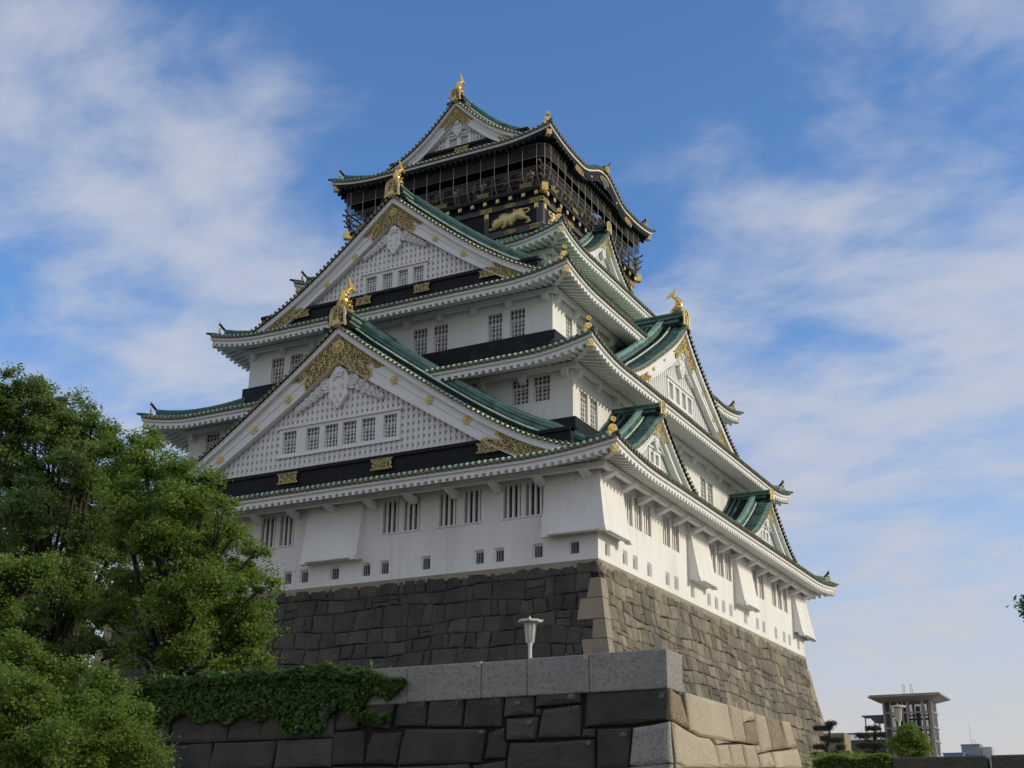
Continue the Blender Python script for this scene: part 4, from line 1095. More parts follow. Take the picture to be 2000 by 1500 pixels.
# handrail
hrl = MB(); he = MB()
RX, RY = DX - .13, DY - .13
for k in range(4):
    P, h, nrm = side_frame(k, RX, RY)
    for z, r, ext in ((25.34, .055, .50), (24.92, .045, .42), (24.52, .045, .36)):
        pts = [P(-h - ext, 0, z + .16), P(-h - ext * .5, 0, z + .05), P(-h, 0, z), P(h, 0, z), P(h + ext * .5, 0, z + .05), P(h + ext, 0, z + .16)]
        hrl.tube(pts, r, 6)
        for s, q in ((-1, pts[0]), (1, pts[-1])):
            he.tube([q, P(s * (h + ext + .05), 0, z + .175)], r * 1.35, 6)
            he.tube([P(s * (h + ext * .30), 0, z + .03), P(s * (h + ext * .45), 0, z + .045)], r * 1.3, 6)
    n = 13
    for i in range(n):
        s = -h + .02 + (2 * h - .04) * i / (n - 1)
        hrl.add([P(s - .05, -.05, 24.16), P(s + .05, -.05, 24.16), P(s + .05, .05, 24.16), P(s - .05, .05, 24.16), P(s - .05, -.05, 24.9), P(s + .05, -.05, 24.9), P(s + .05, .05, 24.9), P(s - .05, .05, 24.9)],
                [(0, 1, 5, 4), (1, 2, 6, 5), (2, 3, 7, 6), (3, 0, 4, 7), (4, 5, 6, 7)])
        hrl.add([P(s - .09, -.04, 24.95), P(s + .09, -.04, 24.95), P(s + .09, .04, 24.95), P(s - .09, .04, 24.95), P(s - .05, -.03, 25.3), P(s + .05, -.03, 25.3), P(s + .05, .03, 25.3), P(s - .05, .03, 25.3)],
                [(0, 1, 5, 4), (1, 2, 6, 5), (2, 3, 7, 6), (3, 0, 4, 7)])
hro = cpart(hrl, 'balcony_railing', mat('grey_brown_rail', (0.06, 0.048, 0.045), .6, noise=[(3, (.085, .065, .06), .6, .45, .7)]), bao)
cpart(he, 'rail_end_caps', mat('brown_gilt', (0.22, 0.14, 0.07), .5, metal=.3), bao)
for FF, h in ((FB2, DX), (SB2, DY)):
    for i, u in enumerate(np.linspace(-h + 1.2, h - 1.2, 5)):
        filigree(FF, [(u - .40, 24.17), (u + .40, 24.17), (u + .30, 24.28), (u + .40, 24.40), (u - .40, 24.40), (u - .30, 24.28)], -.02, bao, .14, .06, .010, 70 + i)
# upper room wall set back behind the balcony
uw = MB()
UX, UY = 5.55, 5.67
uw.box(XC - UX, XC + UX, YC - UY, YC + UY, 24.16, 26.95, 0)
up = cpart(uw, 'storey_wall', BLACK)
dw = MB()
for FF, h in ((FR(YC - UY), UX), (SD(XC + UX), UY)):
    for u in np.linspace(-h + .1, h - .1, 9): dw.fbox(FF, u - .09, u + .09, .0, .06, 24.17, 26.9, 0)
    dw.fbox(FF, -h, h, .001, .05, 26.1, 26.4, 0)
    for i in range(8):
        a = -h + .1 + (2 * h - .2) * i / 8 + .12; b = -h + .1 + (2 * h - .2) * (i + 1) / 8 - .12
        dw.fbox(FF, a, b, .001, .02, 24.4, 25.9, 1)
cpart(dw, 'wall_panels', [BLACK, BLACK], up)

# safety cage: bowed wires, rings and net
CX, CY = 7.08, 7.20
prof_c = [(0, 26.72), (0, 25.86), (0, 25.28), (.03, 25.0), (.10, 24.72), (.22, 24.45), (.40, 24.22)]
RC = .62
cw_ = MB()
def ring_path(ins, z):
    ax, ay = CX - ins, CY - ins; r = max(RC - ins, .12)
    P = []
    for (cx, cy, a0) in ((ax - r, -ay + r, -90), (ax - r, ay - r, 0), (-ax + r, ay - r, 90), (-ax + r, -ay + r, 180)):
        for j in range(6):
            a = math.radians(a0 + 18 * j); P.append((XC + cx + r * math.cos(a), YC + cy + r * math.sin(a), z))
    P.append(P[0]); return P
for ins, z in prof_c[:3] + [(.10, 24.72)]:
    cw_.tube(ring_path(ins, z), .011, 4, 0, cap=False)
cw_.tube(ring_path(.40, 24.22), .014, 4, 0, cap=False)
for k in range(4):
    P, h, nrm = side_frame(k, CX, CY)
    n = 15
    for i in range(n):
        s = -(h - RC) + 2 * (h - RC) * i / (n - 1)
        cw_.tube([P(s, ins, z) for ins, z in prof_c], .016, 4, 0, cap=False)
for (sx, sy) in ((1, -1), (-1, -1), (1, 1), (-1, 1)):
    q = RC * (1 - 1 / math.sqrt(2))
    cw_.tube([(XC + sx * (CX - q - ins * .8), YC + sy * (CY - q - ins * .8), z) for ins, z in prof_c], .019, 4, 0, cap=False)
co_ = cpart(cw_, 'safety_cage', mat('grey_wire', (0.42, 0.42, 0.40), .45, metal=.2))
nt_ = MB()
nt_.grid([ring_path(ins + .006, z) for ins, z in prof_c[:2]], 0)
nt_.grid([ring_path(ins + .006, z) for ins, z in prof_c[2:]], 1)
cpart(nt_, 'wire_net', [NET, NETL], co_)

# undulating gable boards over the right and left balcony
for FF, sg in ((SD(XC + 7.633), 1), (lambda u, o, z: (XC - 7.633 - o, YC - u, z), -1)):
    kb = MB()
    uu = np.linspace(-4.3, 4.3, 44)
    top = [27.02 + bumpf(u) - .32 for u in uu]; low = [27.02 + bumpf(u) * .96 - .78 - (.16 if abs(u) < .9 else 0) * math.cos(u * 1.75) for u in uu]
    vs = []
    for u, a, b in zip(uu, top, low): vs += [FF(u, -.13, a), FF(u, -.36, a), FF(u, -.36, b), FF(u, -.13, b)]
    n = len(uu)
    kb.add(vs, [(a * 4 + j, a * 4 + (j + 1) % 4, (a + 1) * 4 + (j + 1) % 4, (a + 1) * 4 + j) for a in range(n - 1) for j in range(4)] + [(0, 1, 2, 3), tuple(range(4 * n - 4, 4 * n))])
    pol = [(u, 27.02 + bumpf(u) - .3) for u in np.linspace(-3.6, 3.6, 30)] + [(3.6, 26.4), (-3.6, 26.4)]
    kb.prism(FF, pol, -.75, -.70)
    ko = cpart(kb, 'wave_gable_board', BLACK)
    for uc in (-3.7, 0, 3.7):
        z = 27.02 + bumpf(uc) - .56
        w = .55 if uc else .62
        filigree(FF, [(uc - w, z - .10), (uc - w * .3, z - .19), (uc + w * .3, z - .19), (uc + w, z - .10), (uc + w * .8, z + .14), (uc, z + .2), (uc - w * .8, z + .14)], -.125, ko, .16, .08, .018, 31)
    for uc in (-1.9, 1.9):
        m_ = MB(); m_.disc(FF(uc, -.13, 27.02 + bumpf(uc) - .5), Vector(FF(0, 1, 0)) - Vector(FF(0, 0, 0)), .08, .05, 8); cpart(m_, 'gilt_stud', GOLD, ko)
    pd = MB(); pd.prism(FF, [(-.5, 27.62), (-.35, 27.3), (-.12, 27.12), (0, 26.98), (.12, 27.12), (.35, 27.3), (.5, 27.62)], -.12, -.06)
    cpart(pd, 'carved_pendant', mat('dark_grey_carving', (.05, .05, .055), .6), ko)
    kr = MB()
    kr.fbox(FF, -.16, .16, -3.2, .1, 28.22, 28.5); kr.tube([FF(0, -3.2, 28.55), FF(0, .1, 28.55)], .11, 8)
    kr.tube([FF(0, .1, 28.52), FF(0, .25, 28.6), FF(0, .36, 28.78)], [.07, .07, .06], 6)
    cpart(kr, 'main_ridge', RIDGE, rt5)
    ko2 = MB(); ko2.prism(FF, [(-.24, 28.12), (.24, 28.12), (.22, 28.45), (.1, 28.62), (-.1, 28.62), (-.22, 28.45)], .1, .18); ko2.disc(FF(0, .18, 28.38), Vector(FF(0, 1, 0)) - Vector(FF(0, 0, 0)), .14, .04, 10, 0, ring=.6, rmi=0)
    cpart(ko2, 'gilt_ridge_end', GILTB, rt5)

# ------------------------------------------------------------------ people on the balcony
SKIN = mat('skin', (0.42, 0.25, 0.17), .6)
HAIRM = mat('dark_hair', (0.018, 0.014, 0.012), .6)
def skin_mesh(name, verts, edges, radii, root=0, sub=1):
    me = bpy.data.meshes.new(name + '_rig'); me.from_pydata(verts, edges, []); me.update()
    ob = bpy.data.objects.new(name + '_rig', me); COL.objects.link(ob)
    md = ob.modifiers.new('skin', 'SKIN')
    for i, v in enumerate(me.skin_vertices[0].data):
        v.radius = (radii[i], radii[i]) if not isinstance(radii[i], tuple) else radii[i]
        v.use_root = (i == root)
    sb = ob.modifiers.new('sub', 'SUBSURF'); sb.levels = sub; sb.render_levels = sub
    dg = bpy.context.evaluated_depsgraph_get(); dg.update()
    out = bpy.data.meshes.new_from_object(ob.evaluated_get(dg))
    out.name = name
    bpy.data.objects.remove(ob); bpy.data.meshes.remove(me)
    return out
def make_person_meshes(pose):
    # facing +X local, standing, 1.5 units tall; joints
    if pose == 0:      # forearms on the rail
        aL = [(.02, .17, 1.20), (.12, .20, .98), (.30, .14, 1.06), (.36, .12, 1.08)]
        aR = [(.02, -.17, 1.20), (.12, -.20, .98), (.30, -.14, 1.06), (.36, -.12, 1.08)]
    elif pose == 1:    # holding something up before the face
        aL = [(.02, .17, 1.20), (.14, .21, 1.02), (.26, .10, 1.22), (.29, .06, 1.28)]
        aR = [(.02, -.17, 1.20), (.14, -.21, 1.02), (.26, -.10, 1.22), (.29, -.06, 1.28)]
    else:              # one arm stretched along the rail
        aL = [(.02, .17, 1.20), (.16, .36, 1.08), (.26, .58, 1.07), (.28, .64, 1.07)]
        aR = [(.02, -.17, 1.20), (.06, -.22, .96), (.14, -.20, .76), (.16, -.20, .69)]
    V = [(0, 0, .80), (0, 0, 1.0), (.01, 0, 1.20), (.02, 0, 1.27), (.03, 0, 1.35), (.03, 0, 1.46)]
    E = [(0, 1), (1, 2), (2, 3), (3, 4), (4, 5)]
    Rr = [(.13, .10), (.125, .10), (.12, .09), (.05, .05), (.085, .075), (.065, .06)]
    for arm in (aL, aR):
        b = len(V); V += arm; E += [(2, b), (b, b + 1), (b + 1, b + 2), (b + 2, b + 3)]; Rr += [.055, .042, .034, .03]
    for s in (1, -1):
        b = len(V); V += [(0, .08 * s, .74), (.02, .09 * s, .42), (0, .09 * s, .08), (.10, .10 * s, .03)]; E += [(0, b), (b, b + 1), (b + 1, b + 2), (b + 2, b + 3)]; Rr += [.075, .055, .038, .035]
    body = skin_mesh('person_body', V, E, Rr)
    body.materials.append(SKIN)
    SV = V[:3] + aL[:2] + aR[:2]; SE = [(0, 1), (1, 2), (2, 3), (3, 4), (2, 5), (5, 6)]
    shirt = skin_mesh('shirt', SV, SE, [(.145, .115), (.14, .115), (.135, .105), .07, .055, .07, .055])
    TV = [(0, 0, .80)]; TE = []; TR = [(.14, .11)]
    for s in (1, -1):
        b = len(TV); TV += [(0, .08 * s, .74), (.02, .09 * s, .42), (0, .09 * s, .10)]; TE += [(0, b), (b, b + 1), (b + 1, b + 2)]; TR += [.085, .065, .05]
    trousers = skin_mesh('trousers', TV, TE, TR)
    hm = MB(); k = 10; rows = []
    for th in (0, 30, 60, 85, 108):
        t = math.radians(th)
        rows.append([(.012 - (.02 if th > 80 else 0) + .098 * math.sin(t) * math.cos(2 * math.pi * i / k) * (1 if math.cos(2 * math.pi * i / k) < .4 else .80), .092 * math.sin(t) * math.sin(2 * math.pi * i / k), 1.40 + .125 * math.cos(t)) for i in range(k + 1)])
    hm.grid(rows)
    # face: nose, eyes, mouth as tiny forms
    fm = MB()
    fm.tube([(.105, 0, 1.41), (.128, 0, 1.375), (.10, 0, 1.365)], [.008, .014, .01], 5)
    for s in (1, -1):
        fm.tube([(.10, .03 * s, 1.413), (.107, .03 * s, 1.413)], .010, 5, 1); fm.tube([(.02, .09 * s, 1.42), (.02, .094 * s, 1.37)], .02, 5)
    fm.tube([(.10, -.02, 1.335), (.106, 0, 1.333), (.10, .02, 1.335)], .007, 4, 1)
    return body, shirt, trousers, hm, fm
POSES = [make_person_meshes(i) for i in range(3)]
HAIRMESH, FACEMESH = [], []
for i, (_, _, _, hm, fm) in enumerate(POSES):
    me = bpy.data.meshes.new('hair'); me.from_pydata(hm.v, [], hm.f); me.materials.append(HAIRM); me.polygons.foreach_set('use_smooth', [True] * len(me.polygons)); HAIRMESH.append(me)
    me = bpy.data.meshes.new('face'); me.from_pydata(fm.v, [], fm.f); me.materials.append(SKIN); me.materials.append(HAIRM); me.polygons.foreach_set('material_index', fm.m); FACEMESH.append(me)
def person(x, y, face, pose, shirt, trousers, label):
    b = bpy.data.objects.new('person', POSES[pose][0]); COL.objects.link(b)
    b.location = (x, y, 24.165); b.rotation_euler = (0, 0, face)
    tag(b, label, 'person', 'visitors on the balcony')
    for nm, me, col in (('shirt', POSES[pose][1], shirt), ('trousers', POSES[pose][2], trousers)):
        m2 = me.copy(); m2.materials.clear(); m2.materials.append(mat('cloth_%02d%02d%02d' % tuple(int(c * 99) for c in col), col, .8))
        o = bpy.data.objects.new(nm, m2); COL.objects.link(o); o.parent = b
    for nm, me in (('hair', HAIRMESH[pose]), ('face', FACEMESH[pose])):
        o = bpy.data.objects.new(nm, me); COL.objects.link(o); o.parent = b
DN = (.03, .035, .06)
FY = YC - RY + .42
for x, pose, sh, tr, lb in (
        (-8.72, 1, (.45, .06, .06), DN, 'person in a red top nearest the front corner of the balcony'),
        (-8.10, 0, (.55, .40, .36), (.08, .07, .06), 'person in a pale pink shirt just right of the one in red'),
        (-9.75, 0, (.05, .05, .06), DN, 'person in black leaning on the front rail above the gilt tiger'),
        (-11.25, 0, (.62, .62, .60), DN, 'person in a white shirt right of the one in light blue'),
        (-11.86, 1, (.22, .36, .55), DN, 'person in a light blue shirt at the middle of the front balcony'),
        (-12.32, 0, (.09, .10, .08), (.1, .09, .07), 'person in dark olive just left of the one in light blue'),
        (-12.66, 0, (.30, .22, .18), DN, 'person in a brown top at the front rail'),
        (-13.05, 0, (.66, .66, .66), (.05, .05, .05), 'person in a bright white top left of the one in brown'),
        (-14.45, 2, (.10, .13, .10), DN, 'person in dark green with an arm along the front rail'),
        (-15.15, 0, (.34, .10, .10), DN, 'person in dark red leftmost on the front balcony')):
    person(x, FY, -math.pi / 2, pose, sh, tr, lb)
SX_ = XC + RX - .42
for y, pose, sh, tr, lb in (
        (11.05, 2, (.60, .32, .30), DN, 'person in a salmon top with an arm along the rail round the corner'),
        (11.60, 0, (.50, .20, .20), (.3, .3, .3), 'person in a rose shirt second from the corner on the right balcony'),
        (12.64, 0, (.50, .07, .05), DN, 'person in a bright red shirt on the right balcony'),
        (13.50, 1, (.40, .48, .60), DN, 'person in a pale blue shirt on the right balcony'),
        (14.30, 0, (.40, .09, .10), DN, 'person in a crimson top past the pale blue one on the right balcony'),
        (14.97, 2, (.55, .42, .36), DN, 'person in beige with an arm out on the right balcony'),
        (17.03, 0, (.28, .10, .09), (.1, .1, .1), 'person in maroon farthest along the right balcony')):
    person(SX_, y, 0.0, pose, sh, tr, lb)


# ================================================================== STONE BASE
def batter(h): return .13 * h + .0102 * h * h
base = thing('stone_foundation', 'battered dark stone foundation carrying the castle tower', 'stone wall', (XC, YC, GZ))
BO = (XC, YC, GZ)
HB = -GZ + .1
def block(mb, Sf, poly, inset, proud, rnd, mi=0, dep=.10):
    """one dressed stone on surface Sf(s,h,out); poly (s,h) corners, counter-clockwise; rounded edges"""
    n = len(poly)
    cx = sum(p[0] for p in poly) / n; cy = sum(p[1] for p in poly) / n
    def shrink(q, e):
        out = []
        for (a, b) in q:
            dx, dy = cx - a, cy - b; l = math.hypot(dx, dy) + 1e-6
            out.append((a + dx / l * e * 1.3, b + dy / l * e * 1.3))
        return out
    p0 = shrink(poly, inset); p1 = shrink(poly, inset + .022); p2 = shrink(poly, inset + .075)
    tl = rnd.uniform(-.02, .02); tu = rnd.uniform(-.02, .02)
    o = lambda a, b, e: proud + e + tl * (a - cx) + tu * (b - cy)
    vs = [Sf(a, b, -dep) for a, b in p0] + [Sf(a, b, o(a, b, -.034)) for a, b in p0] + [Sf(a, b, o(a, b, -.008)) for a, b in p1] + [Sf(a, b, o(a, b, .012 + rnd.uniform(-.008, .012))) for a, b in p2] + [Sf(cx, cy, o(cx, cy, .02))]
    fs = []
    for r in range(3):
        fs += [(r * n + j, r * n + (j + 1) % n, (r + 1) * n + (j + 1) % n, (r + 1) * n + j) for j in range(n)]
    fs += [(3 * n + j, 3 * n + (j + 1) % n, 4 * n) for j in range(n)]
    mb.add(vs, fs, mi)
def courses(mb, Sf, s_lo, s_hi, h0, h1, rowh, wid, seed, gap=.008, wave=.10, split=.10, top_round=False):
    rnd = random.Random(seed)
    hs = [h0]
    while hs[-1] < h1: hs.append(hs[-1] + rowh * rnd.uniform(.75, 1.3))
    ph = [rnd.uniform(0, 6) for _ in hs]
    def line(k, s): return hs[k] + (0 if k == 0 else wave * math.sin(s * .42 + ph[k]) + wave * .6 * math.sin(s * 1.3 + ph[k] * 2))
    for k in range(len(hs) - 1):
        lo, hi = s_lo(hs[k] + .3, k), s_hi(hs[k] + .3, k)
        s = lo; js = [lo]
        while True:
            s += wid * rnd.choice((.55, .8, 1.0, 1.2, 1.5)) * rnd.uniform(.85, 1.15)
            if s > hi - wid * .5: js.append(hi); break
            js.append(s)
        tops = [j + (rnd.uniform(-.07, .07) if 0 < i < len(js) - 1 else 0) for i, j in enumerate(js)]
        bots = [j + (rnd.uniform(-.10, .10) if 0 < i < len(js) - 1 else 0) for i, j in enumerate(js)]
        if True:
            bots[0] = s_lo(hs[k + 1], k); bots[-1] = s_hi(hs[k + 1], k); tops[0] = s_lo(hs[k], k); tops[-1] = s_hi(hs[k], k)
        for i in range(len(js) - 1):
            a, b, c, d = tops[i], tops[i + 1], bots[i + 1], bots[i]
            up = .0
            if top_round and k == 0: up = rnd.choice((0, .04, .12, .2))
            q = rnd.random()
            mid = lambda p, r, f: (p[0] * (1 - f) + r[0] * f, p[1] * (1 - f) + r[1] * f)
            TL, TR, BR, BL = (a, line(k, a) + up * rnd.uniform(.6, 1.4)), (b, line(k, b) + up * rnd.uniform(.6, 1.4)), (c, line(k + 1, c)), (d, line(k + 1, d))
            pr = rnd.uniform(-.012, .026)
            jit = lambda p: (p[0] + rnd.uniform(-.05, .05), p[1] + rnd.uniform(-.05, .05))
            if q < split and (b - a) > wid * .6:
                f = rnd.uniform(.4, .62)
                L1, R1 = mid(TL, BL, f), mid(TR, BR, f + rnd.uniform(-.1, .1))
                block(mb, Sf, [TL, jit(mid(TL, TR, .5)), TR, R1, L1], gap, pr, rnd); block(mb, Sf, [L1, R1, BR, jit(mid(BR, BL, .5)), BL], gap, rnd.uniform(-.02, .04), rnd)
            else:
                tm = jit(mid(TL, TR, .5)); 
                if top_round and k == 0: tm = (tm[0], line(k, tm[0]) + .02)
                block(mb, Sf, [TL, tm, TR, jit(mid(TR, BR, .5)), BR, jit(mid(BR, BL, .5)), BL, jit(mid(BL, TL, .5))], gap, pr, rnd)
            if rnd.random() < .10:      # small wedge stone in the joint
                block(mb, Sf, [(c - .09, line(k + 1, c) - .10), (c + .09, line(k + 1, c) - .11), (c + .07, line(k + 1, c) + .03), (c - .08, line(k + 1, c) + .04)], .0, .02, rnd)
# faces: s along, h down from the top, out = outward
BF = lambda s, h, o: (XC + s, YC - HY1 - batter(h) - o, -h)
BR_ = lambda s, h, o: (XC + HX1 + batter(h) + o, YC + s, -h)
BB = lambda s, h, o: (XC - s, YC + HY1 + batter(h) + o, -h)
BL_ = lambda s, h, o: (XC - HX1 - batter(h) - o, YC - s, -h)
core = MB()
hh = np.linspace(0, HB, 14)
ringp = lambda h: [BF(-HX1 - batter(h) + .08, h, -.08), BF(HX1 + batter(h) - .08, h, -.08), BB(-HX1 - batter(h) + .08, h, -.08), BB(HX1 + batter(h) - .08, h, -.08)]
core.grid([ringp(h) + [ringp(h)[0]] for h in hh])
core.build('joint_core', JOINT, base, False, BO)
st, st2 = MB(), MB()
cw = lambda k: (1.45 if k % 2 else .62)
cwl = lambda h, k: .92
for Sf, hs_, seed in ((BF, HX1, 11), (BR_, HY1, 12), (BB, HX1, 13), (BL_, HY1, 14)):
    lo = lambda h, k, H=hs_: -H - batter(h) + .44 if k > 0 else -H - batter(h) + .03
    hi = lambda h, k, H=hs_: H + batter(h) - .44 if k > 0 else H + batter(h) - .03
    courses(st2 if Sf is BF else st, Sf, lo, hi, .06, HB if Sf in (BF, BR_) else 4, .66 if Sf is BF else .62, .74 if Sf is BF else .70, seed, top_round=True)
st.build('weathered_wall_stones', STONE, base, False, BO)
st2.build('dark_wall_stones', RAMPST, base, False, BO)
cs = MB()
rnd = random.Random(4)
for (Sa, Ha, sa, Sb_, Hb, sb) in ((BF, HX1, 1, BR_, HY1, -1), (BR_, HY1, 1, BB, HX1, -1), (BF, HX1, -1, BL_, HY1, 1)):
    h = .86; k = 0
    while h < HB - .5:
        h2 = h + rnd.uniform(.82, 1.08)
        la, lb = (1.05, .46) if k % 2 else (.50, .52)
        ea = lambda hq, d: sa * (Ha + batter(hq) - d)
        eb = lambda hq, d: sb * (Hb + batter(hq) - d)
        j = rnd.uniform(-.1, .1)
        A = [(ea(h, la + j), h), (ea(h, .0), h), (ea(h2, .0), h2), (ea(h2, la + .12 - j), h2)]
        B = [(eb(h, lb), h), (eb(h, .0), h), (eb(h2, .0), h2), (eb(h2, lb + .1), h2)]
        pr = .05
        va = [Sa(p[0], p[1], pr) for p in A]; vb = [Sb_(p[0], p[1], pr) for p in B]
        # common arris so the two faces of one stone meet
        def arris(hq):
            p = Sa(ea(hq, 0), hq, 0); q = Sb_(eb(hq, 0), hq, 0)
            pa = Vector(Sa(ea(hq, 0), hq, pr)); pb = Vector(Sb_(eb(hq, 0), hq, pr))
            return tuple(Vector(p) + (pa - Vector(p)) + (pb - Vector(q)))
        u0, u1 = arris(h + .015), arris(h2 - .015)
        fl_a = [Sa(ea(h + .015, la + j), h + .015, pr), u0, u1, Sa(ea(h2 - .015, la + .1 - j), h2 - .015, pr)]
        fl_b = [Sb_(eb(h + .015, lb), h + .015, pr), u0, u1, Sb_(eb(h2 - .015, lb + .1), h2 - .015, pr)]
        ia = [Sa(ea(h, la + j), h, -.1), Sa(ea(h2, la + .1), h2, -.1)]; ib = [Sb_(eb(h, lb), h, -.1), Sb_(eb(h2, lb + .1), h2, -.1)]
        V = [fl_a[0], u0, u1, fl_a[3], fl_b[0], fl_b[3], ia[0], ia[1], ib[0], ib[1]]
        cs.add(V, [(0, 1, 2, 3), (1, 4, 5, 2), (0, 3, 7, 6), (4, 8, 9, 5), (0, 6, 8, 4, 1), (3, 2, 5, 9, 7)])
        h = h2; k += 1
cs.build('corner_stones', CORNERST, base, False, BO)
mo = MB()
t = .012
mo.box(XC - HX1 - t, XC + HX1 + t, YC - HY1 - t, YC + HY1 + t, -.09, -.022)
mo.box(XC - HX1 + .02, XC + HX1 - .02 + .04, YC - HY1 - .045, YC + HY1 + .045, -.34, -.088)
mo.box(XC - HX1 - .045, XC + HX1 + .045, YC - HY1 + .05, YC + HY1 - .05, -.341, -.089)
mo.build('mortar_band', MORTAR, base, False, BO)

# ================================================================== GROUND
gm_ = MB(); gm_.grid([[(x, y, GZ) for x in (-3000, -60, 0, 60, 3000)] for y in (-3000, -60, 0, 60, 3000)])
tag(gm_.build('ground', EARTH), kind='structure')
PY, PX, PT = -26.25, 13.11, -8.28       # rampart corner and top of its parapet
TZ = -9.02
tm_ = MB()
tm_.box(-75, PX - .25, PY + .25, -18.2, GZ + .004, TZ); tm_.box(-75, 2.6, -18.19, 2.0, GZ + .005, TZ + .004)
tag(tm_.build('terrace', EARTH), kind='structure')

# ================================================================== RAMPART
ramp = thing('granite_rampart', 'dark granite rampart wall with a pale stone parapet below the castle', 'stone wall', (PX, PY, GZ))
RO = (PX, PY, GZ)
SFf = lambda s, z, o: (s, PY - (TZ + .02 - z) * .06 - o, z)
SFr = lambda s, z, o: (PX + (TZ + .02 - z) * .05 + o, s, z)
core = MB()
core.hexa([(-60, PY + .1 - .3, GZ), (PX - .1 + .22, PY + .1 - .3, GZ), (PX - .1 + .22, -16.2, GZ), (-60, -16.2, GZ), (-60, PY + .1, TZ + .012), (PX - .1, PY + .1, TZ + .012), (PX - .1, -18.55, TZ + .012), (-60, -18.55, TZ + .012)])
core.build('joint_core', JOINT, ramp, False, RO)
FS = [[(5.63, -8.92), (6.22, -8.93), (6.21, -9.48), (5.63, -9.52)], [(6.36, -8.94), (7.1, -8.96), (6.96, -9.52), (6.28, -9.41)], [(7.13, -8.95), (7.87, -8.95), (7.85, -9.49), (7.08, -9.47)], [(7.9, -8.95), (8.72, -8.96), (8.69, -9.53), (7.87, -9.51)], [(8.76, -8.96), (9.63, -8.96), (9.6, -9.57), (8.73, -9.55)], [(9.65, -8.96), (10.31, -8.98), (10.3, -9.36), (9.63, -9.39)], [(10.34, -8.96), (11.32, -8.97), (11.32, -9.18), (10.33, -9.22)], [(10.33, -9.24), (10.48, -9.24), (10.45, -9.39), (10.33, -9.38)], [(10.5, -9.26), (11.32, -9.21), (11.31, -9.82), (10.4, -9.82), (10.48, -9.32)], [(9.7, -9.41), (10.42, -9.4), (10.35, -9.84), (9.72, -9.83)], [(11.4, -8.97), (13.11, -8.98), (13.1, -9.56), (12.31, -9.63), (11.38, -9.64)], [(5.57, -9.52), (6.39, -9.5), (6.41, -10.2), (5.6, -10.22)], [(6.58, -9.56), (7.32, -9.58), (7.21, -10.24), (6.44, -10.2), (6.46, -9.85)], [(7.38, -9.52), (9.29, -9.6), (9.2, -10.24), (7.25, -10.25), (7.29, -9.77)], [(9.3, -9.65), (9.67, -9.6), (9.68, -9.83), (9.75, -9.91), (9.71, -10.17), (9.24, -10.18)], [(11.34, -9.66), (11.63, -9.66), (11.62, -9.84), (11.33, -9.83)], [(9.8, -9.88), (11.61, -9.86), (11.63, -10.44), (9.74, -10.4)], [(11.66, -9.68), (12.36, -9.68), (12.3, -10.45), (11.65, -10.44)], [(9.0, -10.27), (9.73, -10.2), (9.73, -10.43), (9.01, -10.42)], [(5.62, -10.23), (7.18, -10.27), (7.16, -10.38), (5.63, -10.35)], [(7.25, -10.27), (8.93, -10.24), (8.93, -10.41), (7.26, -10.38)]]
FL = [[(12.39, -9.68), (13.11, -9.59), (13.15, -10.33), (12.62, -10.4), (12.32, -10.36)], [(12.32, -10.39), (13.15, -10.35), (13.15, -10.48), (12.31, -10.47)]]
RS = [[(-26.18, -8.98), (-25.98, -9.01), (-25.66, -9.06), (-25.29, -9.66), (-26.18, -9.56)], [(-25.3, -8.96), (-22.91, -8.95), (-22.71, -9.69), (-24.83, -9.74), (-25.25, -9.67)], [(-22.88, -8.94), (-22.06, -8.95), (-21.91, -9.65), (-22.69, -9.68)], [(-22.0, -8.95), (-21.16, -8.94), (-21.17, -9.12), (-21.97, -9.24)], [(-21.97, -9.25), (-21.14, -9.13), (-20.97, -9.62), (-21.88, -9.65)], [(-21.11, -8.94), (-20.31, -8.94), (-20.12, -9.67), (-20.95, -9.79)], [(-20.28, -8.94), (-19.22, -8.94), (-18.87, -9.54), (-20.09, -9.68)], [(-19.19, -8.94), (-18.42, -8.89), (-18.05, -9.47), (-18.83, -9.54)], [(-26.16, -9.59), (-24.83, -9.75), (-24.21, -9.74), (-23.96, -9.85), (-23.78, -10.28), (-25.74, -10.39), (-26.1, -10.31)], [(-24.16, -9.73), (-22.9, -9.72), (-23.91, -9.84)], [(-23.94, -9.85), (-23.14, -9.77), (-22.93, -10.23), (-23.75, -10.27)], [(-23.11, -9.77), (-22.24, -9.69), (-22.0, -10.17), (-22.9, -10.22)], [(-22.21, -9.69), (-21.32, -9.65), (-21.07, -10.12), (-21.97, -10.17)], [(-21.29, -9.65), (-20.97, -9.63), (-20.95, -9.78), (-21.19, -9.84)], [(-21.16, -9.85), (-20.25, -9.72), (-20.02, -10.05), (-21.04, -10.11)], [(-20.22, -9.72), (-17.95, -9.48), (-17.67, -9.92), (-19.99, -10.05)], [(-26.15, -10.32), (-25.74, -10.4), (-26.16, -10.42)]]
TA = [(-9.75, -22.93, 0.87, 1.2), (-8.79, -22.17, 0.28, 1.36), (-7.83, -21.41, -0.31, 1.12), (-9.77, -22.19, -0.92, 1.6), (-9.09, -20.42, -1.4, 1.48), (-9.78, -21.44, -2.72, 1.6), (-8.07, -20.07, -0.93, 0.9), (-11.93, -22.43, -0.2, 1.8), (-12.34, -21.62, -2.66, 1.8), (-9.96, -19.12, -2.72, 1.34), (-11.8, -19.57, -3.99, 1.34), (-8.44, -18.78, -1.6, 1.01), (-9.68, -23.08, 1.32, 0.8), (-8.22, -22.06, 0.74, 0.8)]
